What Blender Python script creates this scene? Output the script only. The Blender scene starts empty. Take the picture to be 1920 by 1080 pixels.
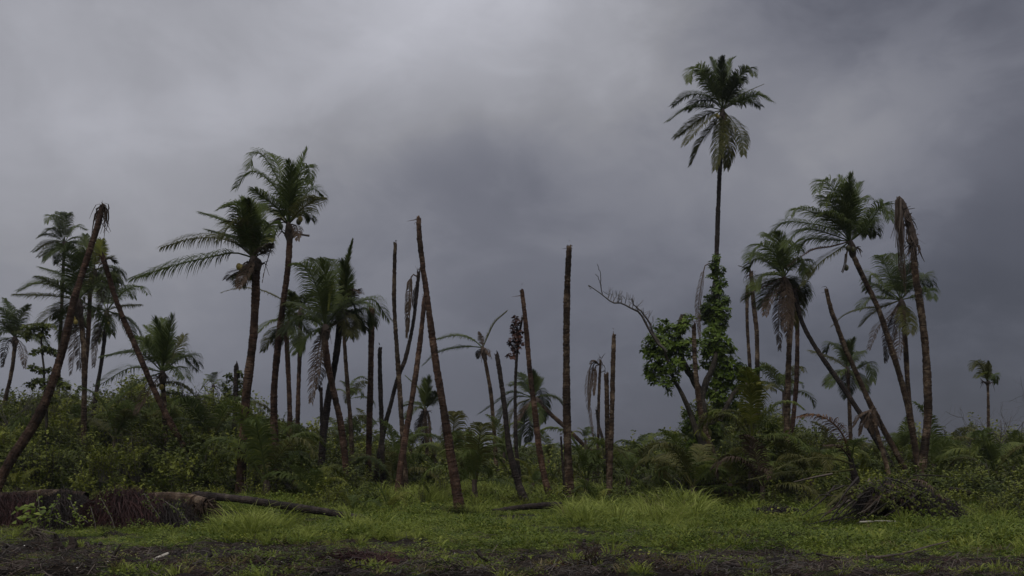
import bpy, math, random
import numpy as np
from mathutils import Vector, noise

rng = np.random.default_rng(7)
random.seed(7)
sc = bpy.context.scene
C = sc.collection

# ------------------------------------------------------------------ camera
LENS = 35.0
F = 1920 * LENS / 36.0          # focal length in photo pixels
HZ = 862.0                      # horizon row in the photo
CAMH = 1.7
cam_d = bpy.data.cameras.new('camera')
cam_d.lens = LENS; cam_d.sensor_width = 36; cam_d.clip_end = 9000
cam_d.shift_y = (HZ - 540) / 1920
cam = bpy.data.objects.new('camera', cam_d); C.objects.link(cam)
cam.location = (0, 0, CAMH); cam.rotation_euler = (math.radians(90), 0, 0)
sc.camera = cam

# ------------------------------------------------------------------ world (storm clouds over a Nishita sky)
SUN_EL, SUN_AZ = math.radians(52), math.radians(205)
w = bpy.data.worlds.new('World'); sc.world = w; w.use_nodes = True
nt = w.node_tree; nt.nodes.clear()
def N(t, **k):
    n = nt.nodes.new(t)
    for a, b in k.items(): setattr(n, a, b)
    return n
def L(a, b): nt.links.new(a, b)
def M_(op, a, b=None, c=None):
    n = N('ShaderNodeMath', operation=op)
    for i, v in enumerate((a, b, c)):
        if v is None: continue
        if isinstance(v, (int, float)): n.inputs[i].default_value = v
        else: L(v, n.inputs[i])
    return n.outputs[0]
tc = N('ShaderNodeTexCoord')
nz = N('ShaderNodeTexNoise'); nz.inputs['Scale'].default_value = 4.5; nz.inputs['Detail'].default_value = 5; nz.inputs['Roughness'].default_value = .5
L(tc.outputs['Generated'], nz.inputs['Vector'])
sub = N('ShaderNodeVectorMath', operation='SUBTRACT'); L(nz.outputs['Color'], sub.inputs[0]); sub.inputs[1].default_value = (.5, .5, .5)
sca = N('ShaderNodeVectorMath', operation='SCALE'); L(sub.outputs[0], sca.inputs[0]); sca.inputs['Scale'].default_value = .13
add = N('ShaderNodeVectorMath', operation='ADD'); L(tc.outputs['Generated'], add.inputs[0]); L(sca.outputs[0], add.inputs[1])
warp = add.outputs[0]
sep = N('ShaderNodeSeparateXYZ'); L(tc.outputs['Generated'], sep.inputs[0])
# brightness rising from the horizon to the zenith, like an overcast sky
grad = N('ShaderNodeValToRGB'); L(sep.outputs['Z'], grad.inputs[0])
cr = grad.color_ramp
stops = [(0.0, .10), (.05, .105), (.12, .125), (.22, .165), (.32, .21), (.42, .24), (.62, .56), (1.0, 1.0)]
cr.elements[0].position, cr.elements[0].color = stops[0][0], (stops[0][1],) * 3 + (1,)
cr.elements[1].position, cr.elements[1].color = stops[-1][0], (stops[-1][1],) * 3 + (1,)
for p, v in stops[1:-1]:
    e = cr.elements.new(p); e.color = (v, v, v, 1)
val = N('ShaderNodeSeparateColor'); L(grad.outputs[0], val.inputs[0]); val = val.outputs[0]
# cloud masses: direction (given by where they stand over the grove), angular radius, strength
LOBES = [(165, 235, .075, .13), (380, 212, .065, .15), (772, 32, .08, .12), (1172, 115, .06, .14), (1575, 245, .09, .08), (60, 140, .09, .06), (1260, 90, .07, -.08), (1240, 240, .06, -.06), (560, 60, .07, -.06), (300, 110, .07, -.05), (930, 180, .07, .06), (1100, 250, .06, -.05), (1700, 60, .08, .05), (0, 20, 0.20, 0.572), (250, 20, 0.20, -0.134), (500, 20, 0.20, -0.050), (750, 20, 0.20, 0.711), (1000, 20, 0.20, 0.431), (1180, 20, 0.20, 0.469), (1350, 20, 0.20, -0.150), (1560, 20, 0.20, -0.596), (1850, 20, 0.20, -0.093), (0, 150, 0.20, -0.037), (250, 150, 0.20, 0.147), (500, 150, 0.20, 0.383), (1000, 150, 0.20, -0.146), (1180, 150, 0.20, -0.142), (1350, 150, 0.20, 0.019), (1560, 150, 0.20, 0.103), (1850, 150, 0.20, -0.165), (0, 290, 0.20, -0.122), (250, 290, 0.20, 0.330), (500, 290, 0.20, 0.181), (750, 290, 0.20, -0.022), (1000, 290, 0.20, -0.355), (1180, 290, 0.20, 0.184), (1350, 290, 0.20, -0.035), (1560, 290, 0.20, 0.552), (1850, 290, 0.20, -0.115), (60, 450, 0.30, 0.631), (420, 450, 0.30, -0.304), (780, 450, 0.30, 0.196), (1120, 450, 0.30, 0.277), (1450, 450, 0.30, -0.208), (1820, 450, 0.30, 0.127), (60, 640, 0.30, 0.142), (420, 640, 0.30, 0.309), (1120, 640, 0.30, -0.207), (1450, 640, 0.30, 0.071), (1820, 640, 0.30, -0.384), (60, 820, 0.30, 0.314), (420, 820, 0.30, -0.024), (780, 820, 0.30, 0.077), (1120, 820, 0.30, -0.089), (1450, 820, 0.30, 0.104), (1820, 820, 0.30, -0.096)]
tot = None
for px, py, r, s in LOBES:
    d = Vector(((px - 960) / F, 1, (HZ - py) / F)).normalized()
    vd = N('ShaderNodeVectorMath', operation='DISTANCE'); L(warp, vd.inputs[0]); vd.inputs[1].default_value = d
    mr = N('ShaderNodeMapRange', interpolation_type='SMOOTHSTEP'); L(vd.outputs['Value'], mr.inputs[0])
    mr.inputs[1].default_value = 0; mr.inputs[2].default_value = r; mr.inputs[3].default_value = s; mr.inputs[4].default_value = 0
    tot = mr.outputs[0] if tot is None else M_('ADD', tot, mr.outputs[0])
mp = N('ShaderNodeMapping'); L(warp, mp.inputs[0]); mp.inputs['Scale'].default_value = (1, 1, 1.9)
n2 = N('ShaderNodeTexNoise'); n2.inputs['Scale'].default_value = 5.0; n2.inputs['Detail'].default_value = 6; n2.inputs['Roughness'].default_value = .45
L(mp.outputs[0], n2.inputs['Vector'])
fbm = M_('MULTIPLY_ADD', n2.outputs['Fac'], .55, -.275)
n3 = N('ShaderNodeTexNoise'); n3.inputs['Scale'].default_value = 7.5; n3.inputs['Detail'].default_value = 9; n3.inputs['Roughness'].default_value = .58; n3.inputs['Distortion'].default_value = .35
mp3 = N('ShaderNodeMapping'); L(tc.outputs['Generated'], mp3.inputs[0]); mp3.inputs['Scale'].default_value = (1, 1, 1.7); mp3.inputs['Rotation'].default_value = (0, .25, 0); L(mp3.outputs[0], n3.inputs['Vector'])
wsp = N('ShaderNodeMapRange', interpolation_type='SMOOTHSTEP'); L(n3.outputs['Fac'], wsp.inputs[0]); wsp.inputs[1].default_value = .40; wsp.inputs[2].default_value = .66; wsp.inputs[3].default_value = -.07; wsp.inputs[4].default_value = .13
fbm = M_('ADD', fbm, wsp.outputs[0])
k = M_('ADD', M_('ADD', tot, fbm), 1.0)
val = M_('MULTIPLY', val, M_('MAXIMUM', k, .35))
# hue: bluer where thick, a faint mauve where thin
hue = N('ShaderNodeMix', data_type='RGBA')
mrh = N('ShaderNodeMapRange'); L(val, mrh.inputs[0]); mrh.inputs[1].default_value = .08; mrh.inputs[2].default_value = .28
L(mrh.outputs[0], hue.inputs['Factor']); hue.inputs['A'].default_value = (.95, 1.0, 1.28, 1); hue.inputs['B'].default_value = (.99, 1.0, 1.11, 1)
cl = N('ShaderNodeVectorMath', operation='SCALE'); L(hue.outputs['Result'], cl.inputs[0]); L(val, cl.inputs['Scale'])
sky = N('ShaderNodeTexSky', sky_type='NISHITA', sun_disc=False, sun_elevation=SUN_EL, sun_rotation=SUN_AZ)
bg1 = N('ShaderNodeBackground'); L(sky.outputs[0], bg1.inputs[0]); bg1.inputs[1].default_value = .05
bg2 = N('ShaderNodeBackground'); L(cl.outputs[0], bg2.inputs[0]); bg2.inputs[1].default_value = 1.0
mix = N('ShaderNodeMixShader'); mix.inputs[0].default_value = .97; L(bg1.outputs[0], mix.inputs[1]); L(bg2.outputs[0], mix.inputs[2])
out = N('ShaderNodeOutputWorld'); L(mix.outputs[0], out.inputs[0])

# ------------------------------------------------------------------ sun behind cloud, view
sd = bpy.data.lights.new('sun', 'SUN'); sd.energy = 1.3; sd.angle = math.radians(35); sd.color = (1, .95, .88)
sun = bpy.data.objects.new('sun', sd); C.objects.link(sun)
sdir = Vector((math.sin(SUN_AZ) * math.cos(SUN_EL), math.cos(SUN_AZ) * math.cos(SUN_EL), math.sin(SUN_EL)))
sun.rotation_euler = sdir.to_track_quat('Z', 'Y').to_euler()
sc.view_settings.view_transform = 'Standard'; sc.view_settings.look = 'None'
sc.view_settings.exposure = 0; sc.view_settings.gamma = 1; sc.view_settings.use_curve_mapping = False
sc.cycles.max_bounces = 6; sc.cycles.diffuse_bounces = 3; sc.cycles.transmission_bounces = 3

# ------------------------------------------------------------------ helpers
def at(px, py, Y):
    return np.array([(px - 960) / F * Y, Y, CAMH - (py - HZ) / F * Y])

def fbm2(x, y, s, o=3, seed=0.0):
    return noise.fractal(Vector((x * s + seed, y * s - seed, seed * .37)), 1.0, 2.0, o)

def grass_px(px, py):
    """how much grass stands on the soil (0..1) at this spot of the clearing"""
    xs = [0, 60, 200, 330, 420, 600, 760, 860, 1000, 1080, 1200, 1290, 1500, 1700, 1800, 1920]
    ys = [1012, 1020, 1032, 1034, 1030, 1030, 1040, 1048, 1046, 1020, 1024, 1044, 1056, 1052, 1040, 1050]
    return 1 / (1 + math.exp((py - np.interp(px, xs, ys)) / 5.0))

def gd(x, y):
    if y < 4: return 0.0
    px = 960 + x / y * F; py = HZ + CAMH / y * F
    g = grass_px(px + 30 * fbm2(x, y, .9, 3, 3.3), py + 13 * fbm2(x, y, 1.3, 4, 1.7))
    # bare wet streaks
    b = fbm2(x * .7, y * 1.5, .6, 4, 9.1)
    if b > .03 and y < 34: g *= max(.05, 1 - (b - .03) * 8)
    if py > 1040 and fbm2(x, y, 1.6, 3, 5.5) > .14: g = max(g, .55)      # stray tufts on the soil
    return g

def gh(x, y):
    """ground height"""
    h = .10 * fbm2(x, y, .12, 2, 4.4)
    if y < 60:
        h += .075 * fbm2(x, y, .7, 4, 2.2)
    if y < 40 and y > 5:
        px = 960 + x / y * F
        d = math.exp(-((y - 15.3) / 1.6) ** 2)
        m = .14 * math.exp(-((px - 1230) / 200) ** 2) + .10 * math.exp(-((px - 150) / 190) ** 2) + .06
        h += d * m + .06 * d * fbm2(x, y, 1.6, 4, 7.7)
        h += .10 * (1 - gd(x, y)) * fbm2(x, y, 2.6, 4, 6.1) * (1 if y < 24 else .3)
    return h

def new_mesh(name, V, tris, attrs=None, smooth=False):
    V = np.asarray(V, dtype=np.float32).reshape(-1, 3); tris = np.asarray(tris, dtype=np.int32).reshape(-1, 3)
    me = bpy.data.meshes.new(name)
    me.vertices.add(len(V)); me.vertices.foreach_set('co', V.ravel())
    me.loops.add(len(tris) * 3); me.loops.foreach_set('vertex_index', tris.ravel())
    me.polygons.add(len(tris)); me.polygons.foreach_set('loop_start', np.arange(0, len(tris) * 3, 3, dtype=np.int32))
    me.polygons.foreach_set('use_smooth', np.full(len(tris), smooth))
    for k_, a in (attrs or {}).items():
        at_ = me.attributes.new(k_, 'FLOAT', 'POINT'); at_.data.foreach_set('value', np.asarray(a, dtype=np.float32))
    me.update(calc_edges=True)
    return me

def link(name, me, m, parent=None, loc=None, coll=None):
    o = bpy.data.objects.new(name, me); (coll or C).objects.link(o)
    if m is not None and len(me.materials) == 0: me.materials.append(m)
    if parent is not None:
        o.parent = parent
        if loc is None: o.location = -Vector(parent.location)      # mesh given in world coordinates
    if loc is not None: o.location = loc
    return o

def thing(name, label, cat, loc=(0, 0, 0), group=None):
    o = bpy.data.objects.new(name, None); C.objects.link(o); o.empty_display_size = .3
    o.location = tuple(float(v) for v in loc); o['label'] = label; o['category'] = cat
    if group: o['group'] = group
    return o

def tag(o, label=None, cat=None, group=None, kind=None):
    if label: o['label'] = label
    if cat: o['category'] = cat
    if group: o['group'] = group
    if kind: o['kind'] = kind
    return o

class MB:
    def __init__(s): s.V = []; s.T = []; s.A = []; s.n = 0
    def add(s, V, T, A=None):
        V = np.asarray(V, float).reshape(-1, 3); s.V.append(V); s.T.append(np.asarray(T, int).reshape(-1, 3) + s.n)
        s.A.append(np.zeros(len(V)) if A is None else np.asarray(A, float)); s.n += len(V)
    def build(s, name, m, parent=None, loc=None, smooth=False, coll=None):
        me = new_mesh(name, np.vstack(s.V), np.vstack(s.T), {'t': np.concatenate(s.A)}, smooth)
        return link(name, me, m, parent, loc, coll)

def unit(v):
    v = np.asarray(v, float); n = np.linalg.norm(v, axis=-1, keepdims=True); return v / np.maximum(n, 1e-9)

def catmull(P, n):
    P = np.asarray(P, float)
    if len(P) == 2: return P[0] + (P[1] - P[0]) * np.linspace(0, 1, n)[:, None]
    Q = np.vstack([2 * P[0] - P[1], P, 2 * P[-1] - P[-2]])
    seg = np.linalg.norm(np.diff(P, axis=0), axis=1); cum = np.concatenate([[0], np.cumsum(seg)])
    out = []
    for s in np.linspace(0, cum[-1], n):
        i = min(np.searchsorted(cum, s, side='right') - 1, len(seg) - 1)
        t = (s - cum[i]) / max(seg[i], 1e-9)
        a, b, c, d = Q[i], Q[i + 1], Q[i + 2], Q[i + 3]
        out.append(.5 * (2 * b + (c - a) * t + (2 * a - 5 * b + 4 * c - d) * t * t + (3 * b - a - 3 * c + d) * t ** 3))
    return np.array(out)

def frames(P):
    T = unit(np.gradient(P, axis=0))
    ref = np.array([0, 1, 0.]) if abs(T[len(T) // 2][1]) < .8 else np.array([0, 0, 1.])
    U = unit(np.cross(T, ref)); W = np.cross(T, U)
    return T, U, W

def tube(mb, P, R, sides=6, A=None, jit=0.0, cap=True):
    P = np.asarray(P, float); R = np.broadcast_to(np.asarray(R, float), (len(P),))
    T, U, W = frames(P); n = len(P)
    a = np.linspace(0, 2 * np.pi, sides, endpoint=False)
    rr = R[:, None] * (1 + jit * rng.standard_normal((n, sides)))
    V = P[:, None, :] + rr[..., None] * (np.cos(a)[None, :, None] * U[:, None, :] + np.sin(a)[None, :, None] * W[:, None, :])
    V = V.reshape(-1, 3)
    i = np.arange(n - 1)[:, None] * sides; j = np.arange(sides)[None, :]; k_ = (j + 1) % sides
    q = np.stack([i + j, i + k_, i + sides + k_, i + sides + j], -1).reshape(-1, 4)
    Tr = np.vstack([q[:, [0, 1, 2]], q[:, [0, 2, 3]]])
    AA = np.zeros(len(V)) if A is None else np.repeat(np.asarray(A, float), sides)
    if cap:
        V = np.vstack([V, P[0], P[-1]]); c0, c1 = len(V) - 2, len(V) - 1
        b = (n - 1) * sides
        Tr = np.vstack([Tr, [[c0, (x + 1) % sides, x] for x in range(sides)], [[c1, b + x, b + (x + 1) % sides] for x in range(sides)]])
        AA = np.concatenate([AA, [AA[0], AA[-1]]])
    mb.add(V, Tr, AA)

# ------------------------------------------------------------------ materials
def mat(name, build):
    global nt
    m = bpy.data.materials.new(name); m.use_nodes = True; nt = m.node_tree; nt.nodes.clear(); build(); return m

def ramp(fac, stops):
    r = N('ShaderNodeValToRGB'); L(fac, r.inputs[0]); e = r.color_ramp.elements
    e[0].position, e[0].color = stops[0][0], tuple(stops[0][1]) + (1,)
    e[1].position, e[1].color = stops[-1][0], tuple(stops[-1][1]) + (1,)
    for p, c in stops[1:-1]:
        x = e.new(p); x.color = tuple(c) + (1,)
    return r.outputs[0]

def leaf_mat(name, cols, trans=.3, rough=.5, scale=1.2, spec=.14):
    """cols: three colours, from dark to light; each leaf object takes a slightly different mix"""
    def b():
        oi = N('ShaderNodeObjectInfo'); geo = N('ShaderNodeNewGeometry'); t = N('ShaderNodeTexCoord')
        n = N('ShaderNodeTexNoise'); n.inputs['Scale'].default_value = scale; n.inputs['Detail'].default_value = 2
        L(geo.outputs['Position'], n.inputs['Vector'])
        v = M_('ADD', M_('MULTIPLY', geo.outputs['Random Per Island'], .45), M_('MULTIPLY', oi.outputs['Random'], .30))
        v = M_('ADD', v, M_('MULTIPLY_ADD', n.outputs['Fac'], .9, -.32))
        col = ramp(v, [(0.1, cols[0]), (.5, cols[1]), (.95, cols[2])])
        p = N('ShaderNodeBsdfPrincipled'); L(col, p.inputs['Base Color']); p.inputs['Roughness'].default_value = rough
        p.inputs['Specular IOR Level'].default_value = spec
        tr = N('ShaderNodeBsdfTranslucent'); L(col, tr.inputs['Color'])
        mx = N('ShaderNodeMixShader'); mx.inputs[0].default_value = trans; L(p.outputs[0], mx.inputs[1]); L(tr.outputs[0], mx.inputs[2])
        o = N('ShaderNodeOutputMaterial'); L(mx.outputs[0], o.inputs[0])
    return mat(name, b)

def bark_mat(name, base, light, dark, lich=.5, ring=True):
    def b():
        geo = N('ShaderNodeNewGeometry'); at_ = N('ShaderNodeAttribute'); at_.attribute_name = 't'
        oi = N('ShaderNodeObjectInfo')
        n = N('ShaderNodeTexNoise'); n.inputs['Scale'].default_value = 3.0; n.inputs['Detail'].default_value = 5; n.inputs['Roughness'].default_value = .65
        L(geo.outputs['Position'], n.inputs['Vector'])
        n2_ = N('ShaderNodeTexNoise'); n2_.inputs['Scale'].default_value = 22.0; n2_.inputs['Detail'].default_value = 3
        L(geo.outputs['Position'], n2_.inputs['Vector'])
        col = ramp(n.outputs['Fac'], [(.30, dark), (.5, base), (.5 + .3 * (1 - lich), light)])
        fine = N('ShaderNodeMix', data_type='RGBA', blend_type='MULTIPLY'); fine.inputs['Factor'].default_value = 1
        g = ramp(n2_.outputs['Fac'], [(.3, (.62, .62, .62)), (.7, (1.22, 1.22, 1.22))])
        L(col, fine.inputs['A']); L(g, fine.inputs['B']); col = fine.outputs['Result']
        if ring:   # scars: t is 1 in the groove between two leaf scars
            rg = N('ShaderNodeMix', data_type='RGBA', blend_type='MULTIPLY'); L(M_('MULTIPLY', at_.outputs['Fac'], M_('MULTIPLY_ADD', n2_.outputs['Fac'], 1.4, -.25)), rg.inputs['Factor'])
            L(col, rg.inputs['A']); rg.inputs['B'].default_value = (.28, .25, .24, 1); col = rg.outputs['Result']
        n4 = N('ShaderNodeTexNoise'); n4.inputs['Scale'].default_value = 1.1; n4.inputs['Detail'].default_value = 4; n4.inputs['Roughness'].default_value = .6; L(geo.outputs['Position'], n4.inputs['Vector'])
        bl = N('ShaderNodeMix', data_type='RGBA', blend_type='MULTIPLY'); bl.inputs['Factor'].default_value = 1; L(col, bl.inputs['A'])
        L(ramp(n4.outputs['Fac'], [(.34, (.45, .47, .45)), (.5, (1, 1, 1)), (.64, (1.5, 1.48, 1.45))]), bl.inputs['B']); col = bl.outputs['Result']
        v = N('ShaderNodeHueSaturation'); L(col, v.inputs['Color']); L(M_('MULTIPLY_ADD', oi.outputs['Random'], .5, .78), v.inputs['Value'])
        p = N('ShaderNodeBsdfPrincipled'); L(v.outputs[0], p.inputs['Base Color']); p.inputs['Roughness'].default_value = .8
        p.inputs['Specular IOR Level'].default_value = .12
        bp = N('ShaderNodeBump'); bp.inputs['Strength'].default_value = .6; bp.inputs['Distance'].default_value = .02
        L(n2_.outputs['Fac'], bp.inputs['Height']); L(bp.outputs[0], p.inputs['Normal'])
        o = N('ShaderNodeOutputMaterial'); L(p.outputs[0], o.inputs[0])
    return mat(name, b)

def plain_mat(name, c0, c1, rough=.7, scale=8):
    def b():
        geo = N('ShaderNodeNewGeometry')
        n = N('ShaderNodeTexNoise'); n.inputs['Scale'].default_value = scale; n.inputs['Detail'].default_value = 4
        L(geo.outputs['Position'], n.inputs['Vector'])
        v = M_('ADD', M_('MULTIPLY', geo.outputs['Random Per Island'], .4), M_('MULTIPLY_ADD', n.outputs['Fac'], 1.0, -.2))
        p = N('ShaderNodeBsdfPrincipled'); L(ramp(v, [(.15, c0), (.85, c1)]), p.inputs['Base Color']); p.inputs['Roughness'].default_value = rough
        o = N('ShaderNodeOutputMaterial'); L(p.outputs[0], o.inputs[0])
    return mat(name, b)

M = {}
M['frond'] = leaf_mat('palm_green', [(.040, .058, .013), (.070, .095, .023), (.13, .155, .042)], trans=.42)
M['frond_l'] = leaf_mat('palm_mid_green', [(.035, .050, .009), (.075, .098, .019), (.16, .18, .042)], trans=.42)
M['frond_k'] = leaf_mat('palm_deep_green', [(.020, .030, .007), (.040, .056, .013), (.085, .100, .026)], trans=.3)
M['frond_y'] = leaf_mat('palm_yellow_green', [(.050, .062, .008), (.105, .118, .016), (.20, .19, .035)])
M['frond_o'] = leaf_mat('palm_olive', [(.042, .048, .013), (.080, .082, .022), (.14, .125, .042)], trans=.42)
M['frond_d'] = leaf_mat('palm_dead_brown', [(.022, .015, .010), (.050, .034, .023), (.115, .083, .060)], trans=.12, rough=.8)
M['frond_r'] = leaf_mat('palm_rust', [(.045, .022, .010), (.10, .048, .020), (.15, .085, .035)], trans=.15, rough=.7)
M['broad'] = leaf_mat('broad_leaf', [(.036, .060, .009), (.085, .130, .017), (.17, .23, .036)], scale=1.6, rough=.42)
M['shrub'] = leaf_mat('shrub_leaf', [(.032, .045, .009), (.072, .090, .017), (.16, .175, .034)], scale=.8)
M['shrub_y'] = leaf_mat('shrub_leaf_light', [(.062, .076, .012), (.135, .155, .021), (.25, .26, .042)], scale=.9)
M['herb'] = leaf_mat('creeping_herb', [(.036, .056, .009), (.098, .135, .019), (.21, .25, .038)], scale=1.0, trans=.35)
M['grass'] = leaf_mat('grass_blade', [(.09, .12, .022), (.215, .255, .048), (.36, .39, .11)], scale=1.1, trans=.35)
M['straw'] = leaf_mat('dry_grass', [(.09, .08, .035), (.17, .14, .065), (.27, .23, .12)], scale=1.1, trans=.2)
M['red_leaf'] = leaf_mat('withered_red_leaf', [(.035, .018, .014), (.075, .035, .026), (.13, .065, .05)], trans=.1)
M['bark'] = bark_mat('coconut_bark', (.048, .031, .020), (.130, .098, .068), (.019, .0125, .009))
M['bark_red'] = bark_mat('coconut_bark_reddish', (.050, .028, .019), (.115, .075, .052), (.019, .0115, .0085), .4)
M['bark_dark'] = bark_mat('wet_dark_bark', (.026, .020, .018), (.054, .043, .035), (.011, .009, .008), .3)
M['wood'] = bark_mat('limb_bark', (.035, .030, .024), (.075, .064, .05), (.016, .014, .012), .3, ring=False)
M['twig'] = plain_mat('bare_twig', (.030, .025, .021), (.075, .062, .050))
M['stem_y'] = plain_mat('leaf_stalk', (.09, .085, .03), (.18, .16, .06), .5)
M['stem_d'] = plain_mat('dead_stalk', (.032, .023, .018), (.095, .070, .052), .8)
M['fibre'] = plain_mat('crown_fibre', (.022, .016, .013), (.075, .05, .036), .9)
M['root'] = plain_mat('red_root_fibre', (.014, .005, .005), (.052, .017, .015), .9, 3)
M['root_dark'] = plain_mat('dark_root_fibre', (.008, .006, .005), (.028, .018, .015), .9, 3)
M['earth'] = plain_mat('root_earth', (.010, .008, .007), (.030, .020, .017), .95, 5)
M['nut_y'] = plain_mat('coconut_yellow', (.16, .12, .02), (.32, .25, .05), .4)
M['nut_g'] = plain_mat('coconut_dark', (.03, .035, .012), (.075, .07, .025), .4)
M['pale'] = plain_mat('bleached_wood', (.20, .18, .15), (.42, .39, .33), .7)
M['white'] = plain_mat('shell_white', (.45, .43, .40), (.75, .72, .66), .6)

def ground_build():
    geo = N('ShaderNodeNewGeometry'); a = N('ShaderNodeAttribute'); a.attribute_name = 't'
    n = N('ShaderNodeTexNoise'); n.inputs['Scale'].default_value = 2.2; n.inputs['Detail'].default_value = 8; n.inputs['Roughness'].default_value = .65
    L(geo.outputs['Position'], n.inputs['Vector'])
    f = N('ShaderNodeTexNoise'); f.inputs['Scale'].default_value = 38; f.inputs['Detail'].default_value = 6; f.inputs['Roughness'].default_value = .7
    L(geo.outputs['Position'], f.inputs['Vector'])
    soil = ramp(n.outputs['Fac'], [(.30, (.006, .0047, .0037)), (.5, (.013, .0095, .0072)), (.72, (.032, .023, .017))])
    sf = N('ShaderNodeMix', data_type='RGBA', blend_type='MULTIPLY'); sf.inputs['Factor'].default_value = 1
    L(soil, sf.inputs['A']); L(ramp(f.outputs['Fac'], [(.3, (.5, .5, .5)), (.7, (1.7, 1.65, 1.6))]), sf.inputs['B'])
    moss = ramp(n.outputs['Fac'], [(.3, (.014, .022, .007)), (.55, (.030, .050, .012)), (.75, (.055, .085, .022))])
    mx = N('ShaderNodeMix', data_type='RGBA')
    g = M_('ADD', a.outputs['Fac'], M_('MULTIPLY_ADD', f.outputs['Fac'], 1.0, -.55))
    mr = N('ShaderNodeMapRange'); L(g, mr.inputs[0]); mr.inputs[1].default_value = .3; mr.inputs[2].default_value = .75
    L(mr.outputs[0], mx.inputs['Factor']); L(sf.outputs['Result'], mx.inputs['A']); L(moss, mx.inputs['B'])
    p = N('ShaderNodeBsdfPrincipled'); L(mx.outputs['Result'], p.inputs['Base Color']); p.inputs['Roughness'].default_value = .8
    L(ramp(n.outputs['Fac'], [(.35, (.65,) * 3), (.6, (.95,) * 3)]), p.inputs['Roughness'])
    p.inputs['Specular IOR Level'].default_value = .1
    bp = N('ShaderNodeBump'); bp.inputs['Strength'].default_value = .9; bp.inputs['Distance'].default_value = .04
    L(f.outputs['Fac'], bp.inputs['Height']); L(bp.outputs[0], p.inputs['Normal'])
    o = N('ShaderNodeOutputMaterial'); L(p.outputs[0], o.inputs[0])
M['ground'] = mat('wet_soil_and_moss', ground_build)

# ------------------------------------------------------------------ ground
ys = np.concatenate([[-600, -200, -60, -20, 0, 6, 10], np.arange(12, 22, .10), np.arange(22, 60, .5), np.geomspace(60, 7000, 40)])
xs = np.concatenate([-np.geomspace(7000, 30, 26), np.arange(-29, -11, .8), np.arange(-11, 11, .11), np.arange(11, 29, .8), np.geomspace(30, 7000, 26)])
GX, GY = np.meshgrid(xs, ys)
V = np.array([(x, y, gh(x, y) if abs(x) < 100 and y < 300 else 0) for x, y in zip(GX.ravel(), GY.ravel())])
A = np.array([gd(x, y) if abs(x) < 100 and y < 300 else 1 for x, y in zip(GX.ravel(), GY.ravel())])
nx = len(xs); i = (np.arange(len(ys) - 1)[:, None] * nx + np.arange(nx - 1)[None, :]).ravel()
T = np.vstack([np.stack([i, i + 1, i + nx + 1], -1), np.stack([i, i + nx + 1, i + nx], -1)])
g = link('ground', new_mesh('ground', V, T, {'t': A}, True), M['ground']); g['kind'] = 'structure'

# ------------------------------------------------------------------ palm pieces
UP = np.array([0, 0, 1.])
WIND = np.array([-1.0, .15, -.05])

def frond_geo(mb, P, leaf=.8, n=46, droop=.7, wind=.35, miss=.04, wid=.036, stalk=.035, start=.16, fold=0.0, tipward=0):
    """a pinnate leaf: leaf stalk tube + leaflets, each a bent tapering blade"""
    n = int(n * 1.7); wid = wid * .86; P = catmull(P, 16)
    tube(mb, P, np.linspace(stalk, stalk * .2, 16), 4, cap=False)
    T = unit(np.gradient(P, axis=0))
    ref = np.tile(UP, (16, 1)); S = np.cross(T, ref)
    nn = np.linalg.norm(S, axis=1)
    fall = unit(np.cross(T.mean(0), [0.15, 1, .1]) * 1.0)
    S = np.where((nn < .35)[:, None], S + fall * (.35 - nn)[:, None] * np.sign((S @ fall))[:, None].clip(-1, 1), S)
    S = unit(S); Nn = np.cross(S, T)
    u = np.linspace(start, .995, n); ui = u * 15
    def samp(Q): 
        a = np.clip(ui.astype(int), 0, 14); f = (ui - a)[:, None]; return Q[a] * (1 - f) + Q[a + 1] * f
    for s in (-1, 1):
        keep = rng.random(n) > miss
        p, t, sd_, nv = samp(P)[keep], unit(samp(T))[keep], unit(samp(S))[keep], unit(samp(Nn))[keep]
        uu = u[keep]; m = len(uu)
        if m == 0: continue
        ang = np.radians(18 + tipward + 40 * uu + rng.normal(0, 3.5, m))[:, None]
        prof = np.interp(uu, [0, .16, .35, .6, .85, 1], [.5, .62, 1, .95, .62, .38]) * (1 + rng.normal(0, .09, m))
        Ln = (leaf * prof)[:, None]
        d0 = unit(s * sd_ * np.cos(ang) * (1 - fold) + t * np.sin(ang) + nv * (.28 + rng.normal(0, .06, m))[:, None] + rng.normal(0, .035, (m, 3)))
        g_ = -UP * (droop * (1 + rng.normal(0, .14, m)))[:, None]; wv = WIND * (wind * (1 + rng.normal(0, .3, m)))[:, None]
        d1 = unit(d0 + .55 * g_ + .6 * wv); d2 = unit(d0 * .8 + 1.3 * g_ + 1.2 * wv)
        p1 = p + Ln * .36 * d0; p2 = p1 + Ln * .34 * d1; p3 = p2 + Ln * .32 * d2
        W = unit(t - d1 * (t * d1).sum(1, keepdims=True)) * (wid * .5 * (.8 + .4 * rng.random((m, 1))))
        V = np.stack([p - W * .6, p + W * .6, p1 - W, p1 + W, p2 - W * .8, p2 + W * .8, p3], 1).reshape(-1, 3)
        b = (np.arange(m) * 7)[:, None]
        Tr = np.concatenate([b + np.array([[0, 1, 3]]), b + np.array([[0, 3, 2]]), b + np.array([[2, 3, 5]]), b + np.array([[2, 5, 4]]), b + np.array([[4, 5, 6]])])
        mb.add(V, Tr)

def frond(parent, P, m='frond', name='frond', **k):
    mb = MB(); frond_geo(mb, P, **k)
    o = mb.build(name, M[m] if isinstance(m, str) else m, parent)
    return o

def px_path(c, pts, Y, dY):
    """points of a frond from pixels; depth offset grows towards the tip"""
    P = [np.asarray(c, float)]
    n = len(pts)
    for q, (x, y) in enumerate(pts):
        P.append(at(x, y, Y + dY * ((q + 1) / n)))
    return np.array(P)

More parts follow.
